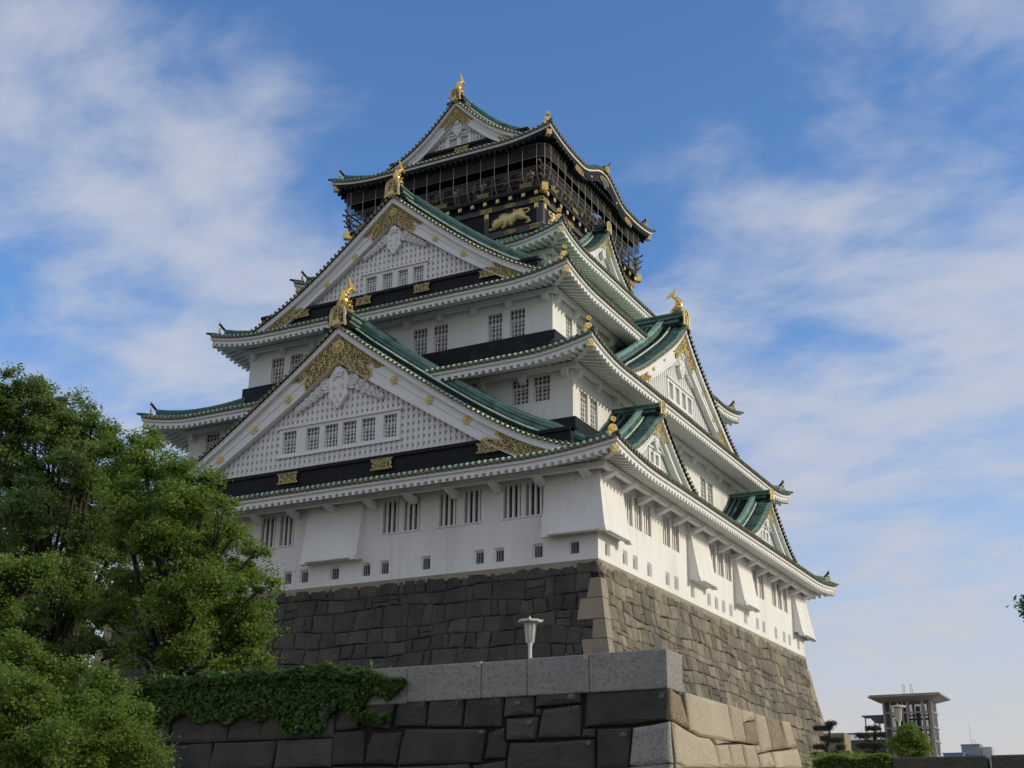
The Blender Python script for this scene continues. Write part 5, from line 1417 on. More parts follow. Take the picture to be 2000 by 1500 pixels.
TB = [(-4.19, -22.68, -1.31, 0.81), (-3.93, -22.19, -2.13, 0.89), (-5.39, -21.99, -1.59, 0.76), (-2.52, -22.43, -2.66, 0.94), (-2.04, -21.78, -3.6, 1.01), (-2.48, -23.12, -3.84, 1.05), (-4.18, -22.97, -3.49, 0.86), (-1.62, -21.16, -4.54, 0.89), (-1.92, -22.38, -4.89, 1.05), (-1.86, -20.84, -5.62, 0.98), (-2.23, -22.06, -6.07, 0.84), (-4.48, -21.44, -4.63, 0.89), (-2.27, -20.66, -6.57, 0.89), (-1.74, -20.44, -6.43, 0.65), (-5.98, -20.81, -5.15, 0.91), (-4.27, -20.87, -5.74, 0.67), (-2.12, -22.41, -2.19, 0.43), (-5.56, -22.5, -0.6, 0.53), (-7.79, -20.7, -4.84, 0.86)]
TC = [(2.36, -32.49, -7.05, 0.46), (2.79, -32.28, -7.0, 0.38), (1.91, -32.65, -7.23, 0.58), (2.27, -32.31, -7.59, 0.29), (3.06, -32.18, -6.91, 0.21)]
TD = [(7.88, -36.95, -9.56, 0.41), (8.22, -36.72, -9.69, 0.34), (8.88, -37.32, -10.3, 0.54), (9.31, -37.02, -10.48, 0.54), (9.32, -36.56, -10.12, 0.4), (9.8, -36.71, -10.59, 0.38), (9.67, -36.32, -10.24, 0.25), (8.49, -36.51, -9.84, 0.31), (9.06, -37.63, -10.76, 0.56), (9.86, -37.16, -10.87, 0.5), (10.04, -36.55, -10.65, 0.26), (8.27, -37.66, -10.25, 0.58), (8.7, -36.47, -9.68, 0.17)]
CH = [('138', 7.71, -9.06), ('137', 8.57, -9.06), ('126', 9.45, -9.08), ('110', 11.15, -9.29), ('115', 9.58, -9.67)]
TA2 = [(-7.28, -21.44, 0.45, 0.48), (-7.43, -21.67, 0.82, 0.4), (-8.43, -22.36, 1.19, 0.61), (-9.06, -22.88, 1.63, 0.58), (-10.03, -23.45, 1.77, 0.72), (-7.6, -20.11, -0.24, 0.57), (-10.64, -20.8, -5.35, 1.12), (-9.34, -20.18, -5.19, 0.96), (-9.0, -19.15, -4.32, 0.9), (-8.36, -19.32, -3.08, 0.82), (-9.12, -20.83, -6.24, 0.7), (-11.63, -20.98, -6.18, 1.28), (-8.03, -20.4, -5.86, 0.55)]
TB2 = [(-4.52, -22.03, -0.37, 0.43), (-4.86, -22.19, -0.45, 0.33), (-2.62, -22.85, -1.79, 0.46), (-0.98, -22.69, -2.98, 0.42), (-0.44, -21.9, -4.15, 0.42), (-0.47, -21.51, -5.14, 0.36), (-0.72, -21.18, -6.25, 0.39), (-0.72, -20.87, -6.97, 0.31), (-1.82, -21.32, -7.31, 0.42), (-2.76, -21.95, -6.99, 0.42), (-4.01, -21.69, -6.32, 0.43), (-3.77, -22.98, -2.94, 0.65), (-2.11, -23.25, -3.05, 0.7), (-1.89, -22.38, -1.98, 0.23), (-3.53, -22.33, -1.3, 0.3), (-4.5, -22.63, -4.7, 0.65), (-2.88, -23.28, -3.98, 0.7), (-0.85, -22.32, -3.7, 0.36)]
TD2 = [(8.21, -36.85, -9.38, 0.12), (8.39, -36.68, -9.56, 0.12), (8.04, -36.98, -9.27, 0.15), (9.31, -36.69, -9.82, 0.15), (9.54, -36.49, -9.99, 0.13), (10.16, -36.65, -10.26, 0.12), (10.25, -36.47, -10.59, 0.12), (10.27, -36.39, -10.74, 0.09), (8.82, -36.41, -9.65, 0.11), (10.46, -36.82, -10.92, 0.19), (10.19, -37.18, -10.4, 0.22), (9.92, -37.81, -10.68, 0.3), (9.28, -37.79, -10.12, 0.28), (8.56, -37.66, -9.88, 0.32), (9.29, -36.06, -9.9, 0.08)]
TA2 += [(-7.43, -22.13, -6.74, 0.81), (-6.45, -21.79, -6.31, 0.67), (-8.01, -22.96, -5.5, 1.04), (-5.66, -21.72, -5.47, 0.67), (-7.42, -22.0, -4.17, 1.06), (-7.01, -21.21, -2.64, 0.94), (-8.08, -23.06, -2.47, 1.22), (-7.39, -22.2, -0.75, 0.94), (-7.94, -23.49, -7.03, 0.86), (-5.91, -21.39, -6.59, 0.41)]
TB2 += [(-2.44, -23.46, -5.86, 0.61), (-1.54, -23.15, -5.47, 0.75), (-3.83, -22.63, -6.74, 0.56), (-0.87, -22.96, -5.09, 0.61), (-1.74, -22.75, -6.68, 0.57), (-2.29, -22.85, -7.14, 0.43), (-1.0, -22.09, -7.31, 0.41), (-0.37, -21.84, -7.12, 0.34), (-4.12, -23.39, -2.41, 0.72)]

rs_ = MB(); rl_ = MB(); rb_ = MB(); rd_ = MB()
rnd = random.Random(8)
def sub(poly):
    out = []
    for i, p in enumerate(poly):
        q = poly[(i + 1) % len(poly)]
        out.append(p)
        l = math.hypot(q[0] - p[0], q[1] - p[1])
        if l > .45: out.append(((p[0] + q[0]) / 2 + rnd.uniform(-.012, .012), (p[1] + q[1]) / 2 + rnd.uniform(-.012, .012)))
    return out
for P in FS: block(rs_, SFf, sub(P), .012, rnd.uniform(-.01, .03), rnd)
# the same sort of stones to the left, behind the ivy, and down to the ground
def ramp_rows(mb, Sf, s0, s1, z0, z1, seed):
    r = random.Random(seed); z = z0
    while z > z1:
        h = r.uniform(.55, .75); s = s0
        while s < s1:
            w = r.choice((.7, .9, 1.2, 1.7)); e = min(s + w, s1)
            if s1 - e < .4: e = s1
            a, b, c, d = (r.uniform(-.05, .05) for _ in range(4))
            block(mb, Sf, sub([(s + (a if s > s0 else 0), z + .02 * b), (e + (b if e < s1 else 0), z + .02 * c), (e + (c if e < s1 else 0), z - h + .03 * d), (s + (d if s > s0 else 0), z - h)]), .014, r.uniform(-.02, .035), r)
            s = e
        z -= h
ramp_rows(rs_, SFf, -30, 5.62, -8.36, -10.4, 21)
ramp_rows(rs_, SFf, -30, 12.3, -10.42, GZ + .1, 22)
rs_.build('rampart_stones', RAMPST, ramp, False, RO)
for P in FL: block(rl_, SFf, sub([(min(a, PX + .0), z) if False else (a, z) for a, z in P]), .006, .03, rnd)
rl_.box(12.2, PX + .02 + .05, PY - .12, PY + .3, -12.9, -10.49)
rl_.build('corner_stones', GRANITE, ramp, False, RO)
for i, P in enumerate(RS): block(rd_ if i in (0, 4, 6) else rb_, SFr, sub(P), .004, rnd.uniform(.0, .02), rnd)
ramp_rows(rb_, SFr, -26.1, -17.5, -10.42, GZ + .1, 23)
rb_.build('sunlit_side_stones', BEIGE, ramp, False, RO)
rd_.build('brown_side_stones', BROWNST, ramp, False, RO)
# parapet blocks
xj = [5.62, 7.39, 9.14, 10.17, 11.51, PX]
rnd = random.Random(3)
def rblock(mb, x0, x1, y0, y1, z0, z1, e=.018):
    x = [x0, x0 + e, x1 - e, x1]; y = [y0, y0 + e, y1 - e, y1]; z = [z0, z0 + e, z1 - e, z1]
    vs = []; 
    def ring(ix, iy, zz): return [(x[ix], y[iy + 0] if False else y[iy], zz)]
    lv = [(z[0], e), (z[1], 0), (z[2], 0), (z[3], e)]
    for zz, q in lv:
        for (a, b) in ((x0 + q + e * .6, y0 + q), (x1 - q - e * .6, y0 + q), (x1 - q, y0 + q + e * .6), (x1 - q, y1 - q - e * .6), (x1 - q - e * .6, y1 - q), (x0 + q + e * .6, y1 - q), (x0 + q, y1 - q - e * .6), (x0 + q, y0 + q + e * .6)):
            vs.append((a, b, zz))
    fs = [(r * 8 + j, r * 8 + (j + 1) % 8, (r + 1) * 8 + (j + 1) % 8, (r + 1) * 8 + j) for r in range(3) for j in range(8)] + [tuple(range(8))[::-1], tuple(range(24, 32))]
    mb.add(vs, fs)
for i in range(5):
    b = MB(); z0 = -9.0 if i else -9.02
    rblock(b, xj[i] + .006 - (.16 if i == 0 else 0), xj[i + 1] - .006, PY - .04, PY + .78, z0, PT + (0, .0, -.012, .004, .012)[i])
    b.build('parapet_block', GRANITE, ramp, False, RO)
b = MB()
for xx in (9.14, 11.51): b.box(xx - .12, xx - .012, PY - .046, PY + .05, PT - .10, PT + .006)
b.build('sunlit_chips', BEIGE, ramp, False, RO)  # sun on chipped top corners, put in as beige pieces
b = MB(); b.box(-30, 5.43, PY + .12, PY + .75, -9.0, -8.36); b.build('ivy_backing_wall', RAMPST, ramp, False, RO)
for txt, x, z in CH:
    cu = bpy.data.curves.new('chalk', 'FONT'); cu.body = txt; cu.size = .17; cu.shear = .35; cu.space_character = .85; cu.align_x = 'CENTER'; cu.align_y = 'CENTER'; cu.extrude = .0005
    ob = bpy.data.objects.new('tmp', cu); COL.objects.link(ob)
    me = bpy.data.meshes.new_from_object(ob.evaluated_get(bpy.context.evaluated_depsgraph_get())); bpy.data.objects.remove(ob)
    me.materials.clear(); me.materials.append(CHALK)
    o = bpy.data.objects.new('chalk_number', me); COL.objects.link(o); o.parent = ramp
    p = SFf(x, z, .062); o.location = (p[0] - RO[0], p[1] - RO[1], p[2] - RO[2]); o.rotation_euler = (math.radians(90), 0, 0)
sm = MB()
for (x, z, w, h) in ((9.98, -9.13, .1, .07), (11.14, -9.05, .11, .08), (10.24, -9.5, .1, .07), (12.98, -9.13, .09, .08), (12.22, -9.80, .1, .07), (11.5, -9.93, .1, .06), (9.2, -9.65, .1, .06)):
    k = 9; r = random.Random(int(x * 100))
    pol = [(x + w * .8 * math.cos(6.283 * i / k) * r.uniform(.7, 1.1), z + h * .8 * math.sin(6.283 * i / k) * r.uniform(.7, 1.1)) for i in range(k)]
    sm.add([SFf(a, b_, .066) for a, b_ in pol], [tuple(range(k))])
sm.build('chalk_smudges', CHALK, ramp, False, RO)

# ================================================================== FOLIAGE
def leaves_mesh(name, pts, size, material, parent=None, seed=0, aspect=.5, origin=(0, 0, 0), droop=0.0, normals=None):
    rs = np.random.RandomState(seed); n = len(pts)
    a = rs.normal(size=(n, 3)); a[:, 2] = a[:, 2] * .6 - droop; a /= np.linalg.norm(a, axis=1)[:, None]
    nr = rs.normal(size=(n, 3)) * .85 + np.array([.2, -.35, .6])
    if normals is not None: nr = nr * .55 + normals * 1.2
    b = np.cross(nr, a); b /= (np.linalg.norm(b, axis=1)[:, None] + 1e-9)
    sz = size * rs.uniform(.65, 1.35, n)[:, None]
    nn = np.cross(a, b)
    p = np.asarray(pts) - np.asarray(origin)
    v0 = p - a * sz * .5; v1 = p + b * sz * aspect * .5 + nn * sz * .06; v2 = p + a * sz * .5 - nn * sz * .10; v3 = p - b * sz * aspect * .5 + nn * sz * .06
    V = np.stack([v0, v1, v2, v3], 1).reshape(-1, 3)
    me = bpy.data.meshes.new(name)
    me.vertices.add(4 * n); me.vertices.foreach_set('co', V.astype(np.float32).ravel())
    me.loops.add(4 * n); me.loops.foreach_set('vertex_index', np.arange(4 * n, dtype=np.int32))
    me.polygons.add(n); me.polygons.foreach_set('loop_start', np.arange(0, 4 * n, 4, dtype=np.int32)); me.polygons.foreach_set('loop_total', np.full(n, 4, dtype=np.int32))
    me.update(calc_edges=True); me.materials.append(material)
    o = bpy.data.objects.new(name, me); COL.objects.link(o)
    if parent: o.parent = parent
    return o
def seedph(rs): return rs.uniform(0, 6.28)
def sprays(ells, per, rs, shell=.62, clump=.30, leaf=60):
    """points gathered in many small sprays through the outer part of each ellipsoid"""
    out, tips = [], []
    for (x, y, z, r) in ells:
        m_ = int(per * r * r)
        d = rs.normal(size=(m_, 3)); d /= np.linalg.norm(d, axis=1)[:, None]
        q = r * (shell + (1.10 - shell) * rs.rand(m_) ** .8)
        c = np.array([x, y, z]) + d * q[:, None] * np.array([1, 1, .88])
        tips.append(c)
        wob = .84 + .40 * np.sin(c[:, 0] * 3.1 + seedph(rs)) * np.sin(c[:, 2] * 3.7 + c[:, 1] * 2.3)
        c = np.array([x, y, z]) + (c - np.array([x, y, z])) * wob[:, None]
        tips[-1] = c
        for k in range(m_):
            cr = clump * rs.uniform(.5, 1.5)
            pts = rs.normal(size=(int(leaf * rs.uniform(.6, 1.3)), 3)) * cr * np.array([.60, .60, .34])
            out.append(c[k] + pts)
    return np.concatenate(out), np.concatenate(tips)
def limbs(mb, root, ells, tips, rs, r0=.28, ntw=60):
    root = Vector(root)
    cx = Vector((sum(e[0] for e in ells) / len(ells), sum(e[1] for e in ells) / len(ells), min(e[2] for e in ells)))
    fork = root.lerp(cx, .55) + Vector((0, 0, .2))
    mb.tube([root - Vector((0, 0, .15)), root + Vector((.02, .03, .25)), root.lerp(fork, .5) + Vector((.08, -.05, 0)), fork], [r0 * 1.5, r0 * 1.15, r0 * .95, r0 * .85], 9)
    for e in ells:
        t = Vector(e[:3]); mid = fork.lerp(t, .5) + Vector((rs.uniform(-.25, .25), rs.uniform(-.25, .25), .22))
        mb.tube([fork, fork.lerp(mid, .5) + Vector((0, 0, .06)), mid, t], [r0 * .62, r0 * .45, r0 * .30, r0 * .14], 6)
        near = tips[np.argsort(np.linalg.norm(tips - np.array(t), axis=1))[:max(6, ntw // len(ells) * 3)]]
        for q in near[::2]:
            qv = Vector(q); w = mid.lerp(t, rs.uniform(.2, .9))
            mb.tube([w, w.lerp(qv, .55) + Vector((rs.uniform(-.08, .08), rs.uniform(-.08, .08), .06)), qv], [r0 * .13, r0 * .08, r0 * .03], 4)
def tree(name, label, cat, root, ells, leafm, per, leaf, size, seed, r0=.28, shell=.55, clump=.30, group=None, crown='crown', aspect=.5):
    rs = np.random.RandomState(seed)
    t = thing(name, label, cat, root, group)
    pts, tips = sprays(ells, per, rs, shell, clump, leaf)
    leaves_mesh(crown, pts, size, leafm, t, seed, aspect, root)
    mb = MB(); limbs(mb, root, ells, tips, rs, r0)
    mb.build('trunk', BARK, t, True, root)
    return t
tree('camphor_tree', 'tall dark green broadleaf tree at the left edge behind the ivy wall', 'tree', (-9.2, -20.6, TZ), TA + TA2, LEAF_D, 30, 190, .105, 1, .20, .30, .26)
tree('camphor_tree', 'bright green broadleaf tree in front of the castle, beside the taller dark tree', 'tree', (-3.6, -21.6, TZ), TB + TB2, LEAF_B, 34, 180, .098, 2, .16, .35, .25)
tree('leafy_tree', 'yellow-green leafy branch reaching in at the left edge above the bush', 'tree', (-1.2, -33.2, GZ), TC, LEAF_M, 130, 170, .068, 3, .13, .2, .2)
tree('maple_bush', 'light green maple bush at the bottom left in front of the ivy wall', 'bush', (8.9, -37.0, GZ), TD + TD2, LEAF_M, 190, 150, .054, 4, .06, .35, .12, aspect=.42)

rw = thing('rear_stone_wall', 'dark stone wall piece glimpsed under the trees behind the ivy', 'stone wall', (-7.5, -15.0, TZ))
b = MB()
ramp_rows(b, lambda q, z, o: (q, -15.0 - o, z), -14.5, -1.2, -7.05, TZ + .02, 51)
b.box(-14.5, -1.2, -14.96, -13.6, TZ + .004, -7.1)
b.build('wall_stones', STONE, rw, False, (-7.5, -15.0, TZ))

# ivy hanging over the rampart
rs = np.random.RandomState(6)
ivy_pts, ivy_n = [], []
def lowest(x): return np.interp(x, [-9, -4.6, -1.0, 1.04, 2.79, 4.2, 4.91, 5.4, 6.21, 6.7, 7.1, 7.39], [-9.3, -9.3, -9.25, -9.2, -9.12, -9.36, -9.45, -9.38, -9.2, -8.84, -8.80, -8.72])
k = 0
while k < 26000:
    x = rs.uniform(-9, 7.42)
    if x > 6.3 and rs.rand() < .25: continue
    top = -8.2 if x < 5.5 else np.interp(x, [5.5, 6.2, 6.9, 7.42], [-8.2, -8.34, -8.42, -8.62])
    z = top - (top - lowest(x)) * rs.rand() ** 1.15 * (1 + .25 * math.sin(x * 5.1) * math.sin(x * 2.3 + 1)) + .05 * math.sin(x * 7)
    dens = .5 + .5 * math.sin(x * 3.1 + z * 9) * math.sin(z * 5.3 + x * 1.7)
    if rs.rand() > .45 + .55 * dens and z < top - .35: continue
    y = PY - .06 - rs.rand() * .13 - (.06 if z > top - .2 else 0)
    ivy_pts.append((x, y, z)); ivy_n.append((.1, -1, .35)); k += 1
for _ in range(9000):
    x = rs.uniform(-9, 5.9 + rs.rand() * .6); y = rs.uniform(PY - .12, PY + .8)
    ivy_pts.append((x, y, -8.27 + .07 * math.sin(x * 4.0) + rs.rand() * .13 + .06 * math.sin(x * 11 + y))); ivy_n.append((0, -.2, 1))
for _ in range(700):
    x = rs.uniform(6.25, 7.05); ivy_pts.append((x, PY - .1 - rs.rand() * .08, -9.28 + .05 * math.sin(x * 9) + rs.normal() * .035)); ivy_n.append((0, -1, .3))
iv = thing('ivy', 'dark green ivy hanging over the rampart beside the parapet', 'ivy', (2.0, PY, PT))
leaves_mesh('ivy_leaves', ivy_pts, .105, LEAF_I, iv, 7, .8, (2.0, PY, PT), .5, np.array(ivy_n))
mb = MB()
for _ in range(60):
    x = rs.uniform(-6, 6.6); mb.tube([(x, PY - .07, -8.3), (x + rs.uniform(-.3, .3), PY - .08, -8.7), (x + rs.uniform(-.5, .5), PY - .09, lowest(x))], [.012, .01, .005], 4)
mb.build('ivy_stems', BARK, iv, False, (2.0, PY, PT))

# ================================================================== LAMPS
def lamp(loc, s, label, ext=0.0):
    t = thing('garden_lamp', label, 'lamp', loc, 'lotus shaped garden lamps')
    F = lambda u, o, z: (loc[0] + u * s, loc[1] + o * s, loc[2] + z * s + (ext if z > 1 else 0))
    def oct_(r, z, rot=0): return [F(r * math.cos(math.radians(22.5 + 45 * i + rot)), r * math.sin(math.radians(22.5 + 45 * i + rot)), z) for i in range(8)]
    p = MB()
    rr = [(.11, 0), (.07, .06), (.05, .12), (.05, 1.55), (.062, 1.55), (.062, 1.72)]
    p.grid([oct_(r, z) + [oct_(r, z)[0]] for r, z in rr]); p.build('lamp_post', LAMPW, t, False, loc)
    h = MB()
    h.grid([oct_(r, z) + [oct_(r, z)[0]] for r, z in ((.075, 1.70), (.085, 1.72), (.135, 2.16))])
    h.build('lamp_shade', mat('milky_glass', (.50, .48, .44), .3), t, False, loc)
    g = MB()
    for i in range(8):
        a = math.radians(22.5 + 45 * i); ca, sa = math.cos(a), math.sin(a)
        q = lambda r, w, z: F(r * ca - w * sa, r * sa + w * ca, z)
        g.hexa([q(.075, -.012, 1.64), q(.112, -.012, 1.64), q(.112, .012, 1.64), q(.075, .012, 1.64), q(.13, -.012, 2.16), q(.165, -.012, 2.16), q(.165, .012, 2.16), q(.13, .012, 2.16)])
    g.build('lamp_ribs', LAMPW, t, False, loc)
    c = MB()
    c.grid([oct_(r, z) + [oct_(r, z)[0]] for r, z in ((.02, 2.17), (.31, 2.175), (.325, 2.20), (.31, 2.235), (.05, 2.27), (.0, 2.275))])
    c.tube([F(0, 0, 2.26), F(0, 0, 2.29), F(0, 0, 2.36)], [.03, .022, .004], 6)
    for i in (0, 3, 6):
        a = math.radians(22.5 + 45 * i); c.tube([F(.30 * math.cos(a), .30 * math.sin(a), 2.21), F(.345 * math.cos(a), .345 * math.sin(a), 2.245)], [.03, .02], 5)
    c.build('lamp_cap', LAMPW, t, False, loc)


# ------------------------------------------------------------------ right-hand garden and what stands beyond
GT = -9.95
b = MB(); b.box(2.62, 90, -16.75, 120, GZ + .006, GT)
tag(b.build('garden_terrace', GRAVEL), kind='structure')
def garden_wall(x0, x1, label):
    o = (x0, -17.3, GZ)
    t = thing('garden_wall', label, 'stone wall', o, 'garden wall blocks')
    b = MB(); rblock(b, x0, x1, -17.32, -16.76, -10.75, -9.70, .03); b.build('coping_block', RAMPST, t, False, o)
    b = MB(); rblock(b, x0 + .02, x1 - .02, -17.27, -16.77, GZ, -10.76, .03); b.build('wall_course', RAMPST, t, False, o)
garden_wall(13.45, 15.12, 'short garden wall piece under the clipped ivy hedge, next to the sunlit rampart end')
garden_wall(15.16, 17.27, 'dark stone garden wall block at the bottom right below the lift tower')
garden_wall(17.37, 20.6, 'dark stone garden wall block running out of frame at the right corner')
rs = np.random.RandomState(12)
hp = []
for _ in range(9000):
    x = rs.uniform(13.3, 15.15); hp.append((x, -17.36 - rs.rand() * .1 + rs.rand() * .5, -9.74 + .05 * math.sin(x * 6) + .09 * rs.rand() - (.5 * rs.rand() if rs.rand() < .6 else 0)))
hg = thing('ivy_hedge', 'bright ivy hedge spilling over the low garden wall', 'hedge', (14.2, -17.3, -9.9))
leaves_mesh('hedge_leaves', hp, .07, LEAF_B, hg, 13, .7, (14.2, -17.3, -9.9))
gp = []
for _ in range(120):
    bx, by = rs.uniform(9.9, 11.9), rs.uniform(-6.5, -4.5)
    gp += [(bx + rs.normal() * .07, by + rs.normal() * .07, -9.4 + rs.rand() * .72) for _ in range(22)]
gr = thing('low_shrub', 'pale feathery shrub between the two pines and the hedge', 'shrub', (10.8, -5.5, GT))
leaves_mesh('shrub_leaves', gp, .12, LEAF_B, gr, 14, .22, (10.8, -5.5, GT))

def pine(name, label, root, trunk, pads, seed, group='pines beside the castle'):
    t = thing(name, label, 'tree', root, group)
    rs = np.random.RandomState(seed); mb = MB()
    mb.tube(trunk, list(np.linspace(.13, .03, len(trunk))), 7)
    pts = []
    for (x, y, z, rx, rz) in pads:
        tr = min(trunk, key=lambda p: (p[0] - x) ** 2 + (p[1] - y) ** 2 + (p[2] - z + .15) ** 2)
        mid = ((tr[0] + x) / 2, (tr[1] + y) / 2, (tr[2] + z) / 2 - .04)
        mb.tube([tr, mid, (x, y, z - rz * .3)], [.045, .032, .014], 5)
        for _ in range(int(85 * rx / .3)):
            a = rs.rand() * 6.283; q = rx * math.sqrt(rs.rand())
            c = np.array([x + q * math.cos(a), y + q * math.sin(a), z + rz * (rs.rand() - .35)])
            pts.append(c + rs.normal(size=(20, 3)) * .045)
            if rs.rand() < .12: mb.tube([mid, tuple(c)], [.014, .006], 3)
    leaves_mesh('needles', np.concatenate(pts), .12, LEAF_P, t, seed, .10, root)
    mb.build('trunk', BARK, t, True, root)
r = Vector((.884, .4675, 0))
def at(p, du, dz): q = Vector(p) + r * du; return (q.x, q.y, p[2] + dz)
q1 = (7.19, 7.86, -7.85)
pine('pine_tree', 'small crooked pine against the sunlit foot of the stone foundation', (7.25, 7.9, GT),
     [(7.25, 7.9, GT), at(q1, .05, -.6), at(q1, .0, 0), at(q1, -.12, .35), at(q1, .05, .75), at(q1, .10, 1.15), at(q1, .06, 1.35)],
     [at(q1, .18, 1.42, ) + (.24, .10), at(q1, .02, 1.25) + (.18, .10), at(q1, -.35, 1.22) + (.22, .09), at(q1, .38, .72) + (.28, .12), at(q1, -.12, .78) + (.2, .1), at(q1, .52, .42) + (.2, .1), at(q1, -.42, .45) + (.24, .1), at(q1, -.5, .1) + (.26, .1), at(q1, .25, .2) + (.16, .08)], 31)
q2 = (8.28, 11.96, -7.61)
pine('pine_tree', 'dark flat-tiered pine left of the round green tree', (8.35, 12.0, GT),
     [(8.35, 12.0, GT), at(q2, .05, -.5), at(q2, .02, 0), at(q2, -.05, .5), at(q2, .03, 1.0), at(q2, .0, 1.25)],
     [at(q2, -.05, 1.28) + (.34, .12), at(q2, -.5, .95) + (.36, .12), at(q2, .25, .98) + (.32, .12), at(q2, -.45, .5) + (.42, .13), at(q2, .2, .5) + (.36, .14), at(q2, -.75, .1) + (.36, .12), at(q2, -.15, .15) + (.4, .14), at(q2, .35, .1) + (.34, .12)], 32)
c = (10.12, 10.35, -6.98)
tree('garden_tree', 'round green garden tree in front of the glass lift tower', 'tree', (9.95, 10.5, GT),
     [at(c, 0, .12) + (.58,), at(c, -.42, -.12) + (.48,), at(c, .42, -.10) + (.48,), at(c, .05, .42) + (.36,), at(c, -.3, -.5) + (.5,), at(c, .35, -.5) + (.5,), at(c, .62, -.32) + (.28,), at(c, -.62, -.15) + (.28,)], LEAF_B, 330, 60, .085, 41, .08, .45, .14)
tree('leafy_tree', 'tree mostly out of frame, two leafy twigs showing at the right edge', 'tree', (22.3, -30.6, GZ),
     [(21.9, -30.9, -8.5, 1.05), (22.4, -30.3, -9.4, 1.0), (22.6, -30.5, -7.9, .9), (20.24, -31.82, -8.96, .26), (20.30, -31.78, -9.2, .22)], LEAF_D, 300, 60, .075, 42, .12, .4, .11)

# lamps: near one behind the parapet, far ones in the garden
lamp((9.45, -24.75, TZ), .80, 'cream garden lamp with a flat cap standing behind the parapet', 0.0)
lamp((9.02, 13.94, GT), 1.14, 'cream garden lamp seen against the glass lift tower', 2.25)
lamp((16.1, 5.0, GT), .80, 'lamp cap just showing over the garden wall under the distant grey building', .55)

# glass lift tower
tx0, tx1, ty0, ty1, tz1 = 3.46, 6.39, 36.83, 38.75, -2.42
TO = (5.0, 37.8, GT)
lt = thing('lift_tower', 'glass and steel lift tower with a flat overhanging roof', 'tower', TO)
f = MB()
xs = [tx0, tx0 + .42, tx0 + 1.18, tx0 + 1.48, tx0 + 2.42, tx1 - .1]
for y in (ty0, ty1):
    for i, x in enumerate(xs): f.box(x - (.07 if i in (0, 3, 4) else .045), x + (.07 if i in (0, 3, 4) else .045), y - .06, y + .06, GT, tz1)
for x in (tx0, tx1):
    for y in np.linspace(ty0 + .38, ty1 - .38, 4): f.box(x - .045, x + .045, y - .04, y + .04, GT, tz1)
f.box(tx1 - .07, tx1 + .07, ty0 - .07, ty0 + .07, GT, tz1)
for z in (-3.12, -4.05, -4.90, -5.80, -6.9, -8.0):
    f.box(tx0, tx1 + .08, ty0 - .09, ty0 + .03, z - .05, z + .05); f.box(tx1 - .03, tx1 + .09, ty0 - .088, ty1, z - .049, z + .049); f.box(tx0, tx1, ty1 - .05, ty1 + .05, z - .048, z + .048); f.box(tx0 - .05, tx0 + .05, ty0, ty1, z - .047, z + .047)
f.build('steel_frame', STEEL, lt, False, TO)
g = MB()
g.box(tx0 + .02, tx1 - .02, ty0 - .012, ty0 + .012, GT, tz1); g.box(tx0 + .02, tx1 - .02, ty1 - .012, ty1 + .012, GT, tz1)
g.box(tx0 - .012, tx0 + .012, ty0 + .02, ty1 - .02, GT, tz1)
g.build('glass_wall', GLASS, lt, False, TO)
g = MB(); g.box(tx1 - .012, tx1 + .012, ty0 + .02, ty1 - .02, GT, tz1); g.build('blue_glass_wall', CURT, lt, False, TO)
k = MB()
k.box(tx0 + 1.22, tx0 + 1.44, ty0 + .1, ty0 + .3, GT, tz1); k.box(tx0 + .5, tx0 + 1.05, ty0 + .9, ty0 + 1.5, GT, -3.2); k.box(tx0 + 1.7, tx0 + 1.95, ty1 - .5, ty1 - .2, GT, -2.6)
for z in (-3.4, -4.4, -5.4, -6.4): k.box(tx0 + .3, tx0 + 2.6, ty1 - .4, ty1 - .3, z - .06, z + .06)
for x in (tx0 + .6, tx0 + 1.8, tx0 + 2.2): k.box(x - .05, x + .05, ty1 - .45, ty1 - .35, GT, -2.6)
k.build('lift_shaft', mat('dark_blue_steel', (0.035, 0.045, 0.065), .5), lt, False, TO)
rf = MB(); e = .78
x0, x1, y0, y1 = tx0 - e, tx1 + e, ty0 - e, ty1 + e
rf.hexa([(tx0 - .1, ty0 - .1, tz1), (tx1 + .1, ty0 - .1, tz1), (tx1 + .1, ty1 + .1, tz1), (tx0 - .1, ty1 + .1, tz1), (x0, y0, tz1 + .24), (x1, y0, tz1 + .24), (x1, y1, tz1 + .24), (x0, y1, tz1 + .24)])
rf.box(x0 - .03, x1 + .03, y0 - .03, y1 + .03, tz1 + .243, tz1 + .32); rf.box(x0 + .06, x1 - .06, y0 + .06, y1 - .06, tz1 + .32, tz1 + .40)
rf.build('roof_slab', STEEL, lt, False, TO)
an = MB()
for x in (tx0 + 1.25, tx0 + 1.72):
    an.tube([(x, ty0 + .3, tz1 + .35), (x, ty0 + .3, tz1 + 1.02), (x + .05, ty0 + .3, tz1 + 1.12), (x + .11, ty0 + .3, tz1 + 1.02), (x + .11, ty0 + .3, tz1 + .35)], .018, 4)
an.build('roof_ladder_hoops', STEEL, lt, False, TO)
cn = MB()
cn.box(1.75, 3.42, 37.9, 39.2, -3.16, -3.08)
for i in range(6):
    a = i / 6; cn.box(2.25 + a * .3, 3.42, 37.92, 39.18, -3.165 - .06 * (i + 1), -3.162 - .06 * i)
cn.build('canopy', mat('blue_grey_roof', (0.12, 0.145, 0.21), .4), lt, False, TO)
cp_ = MB()
for x in (1.95, 2.55, 2.85, 3.3): cp_.box(x - .035, x + .035, 38.0, 38.07, GT, -3.17)
cp_.build('canopy_posts', STEEL, lt, False, TO)

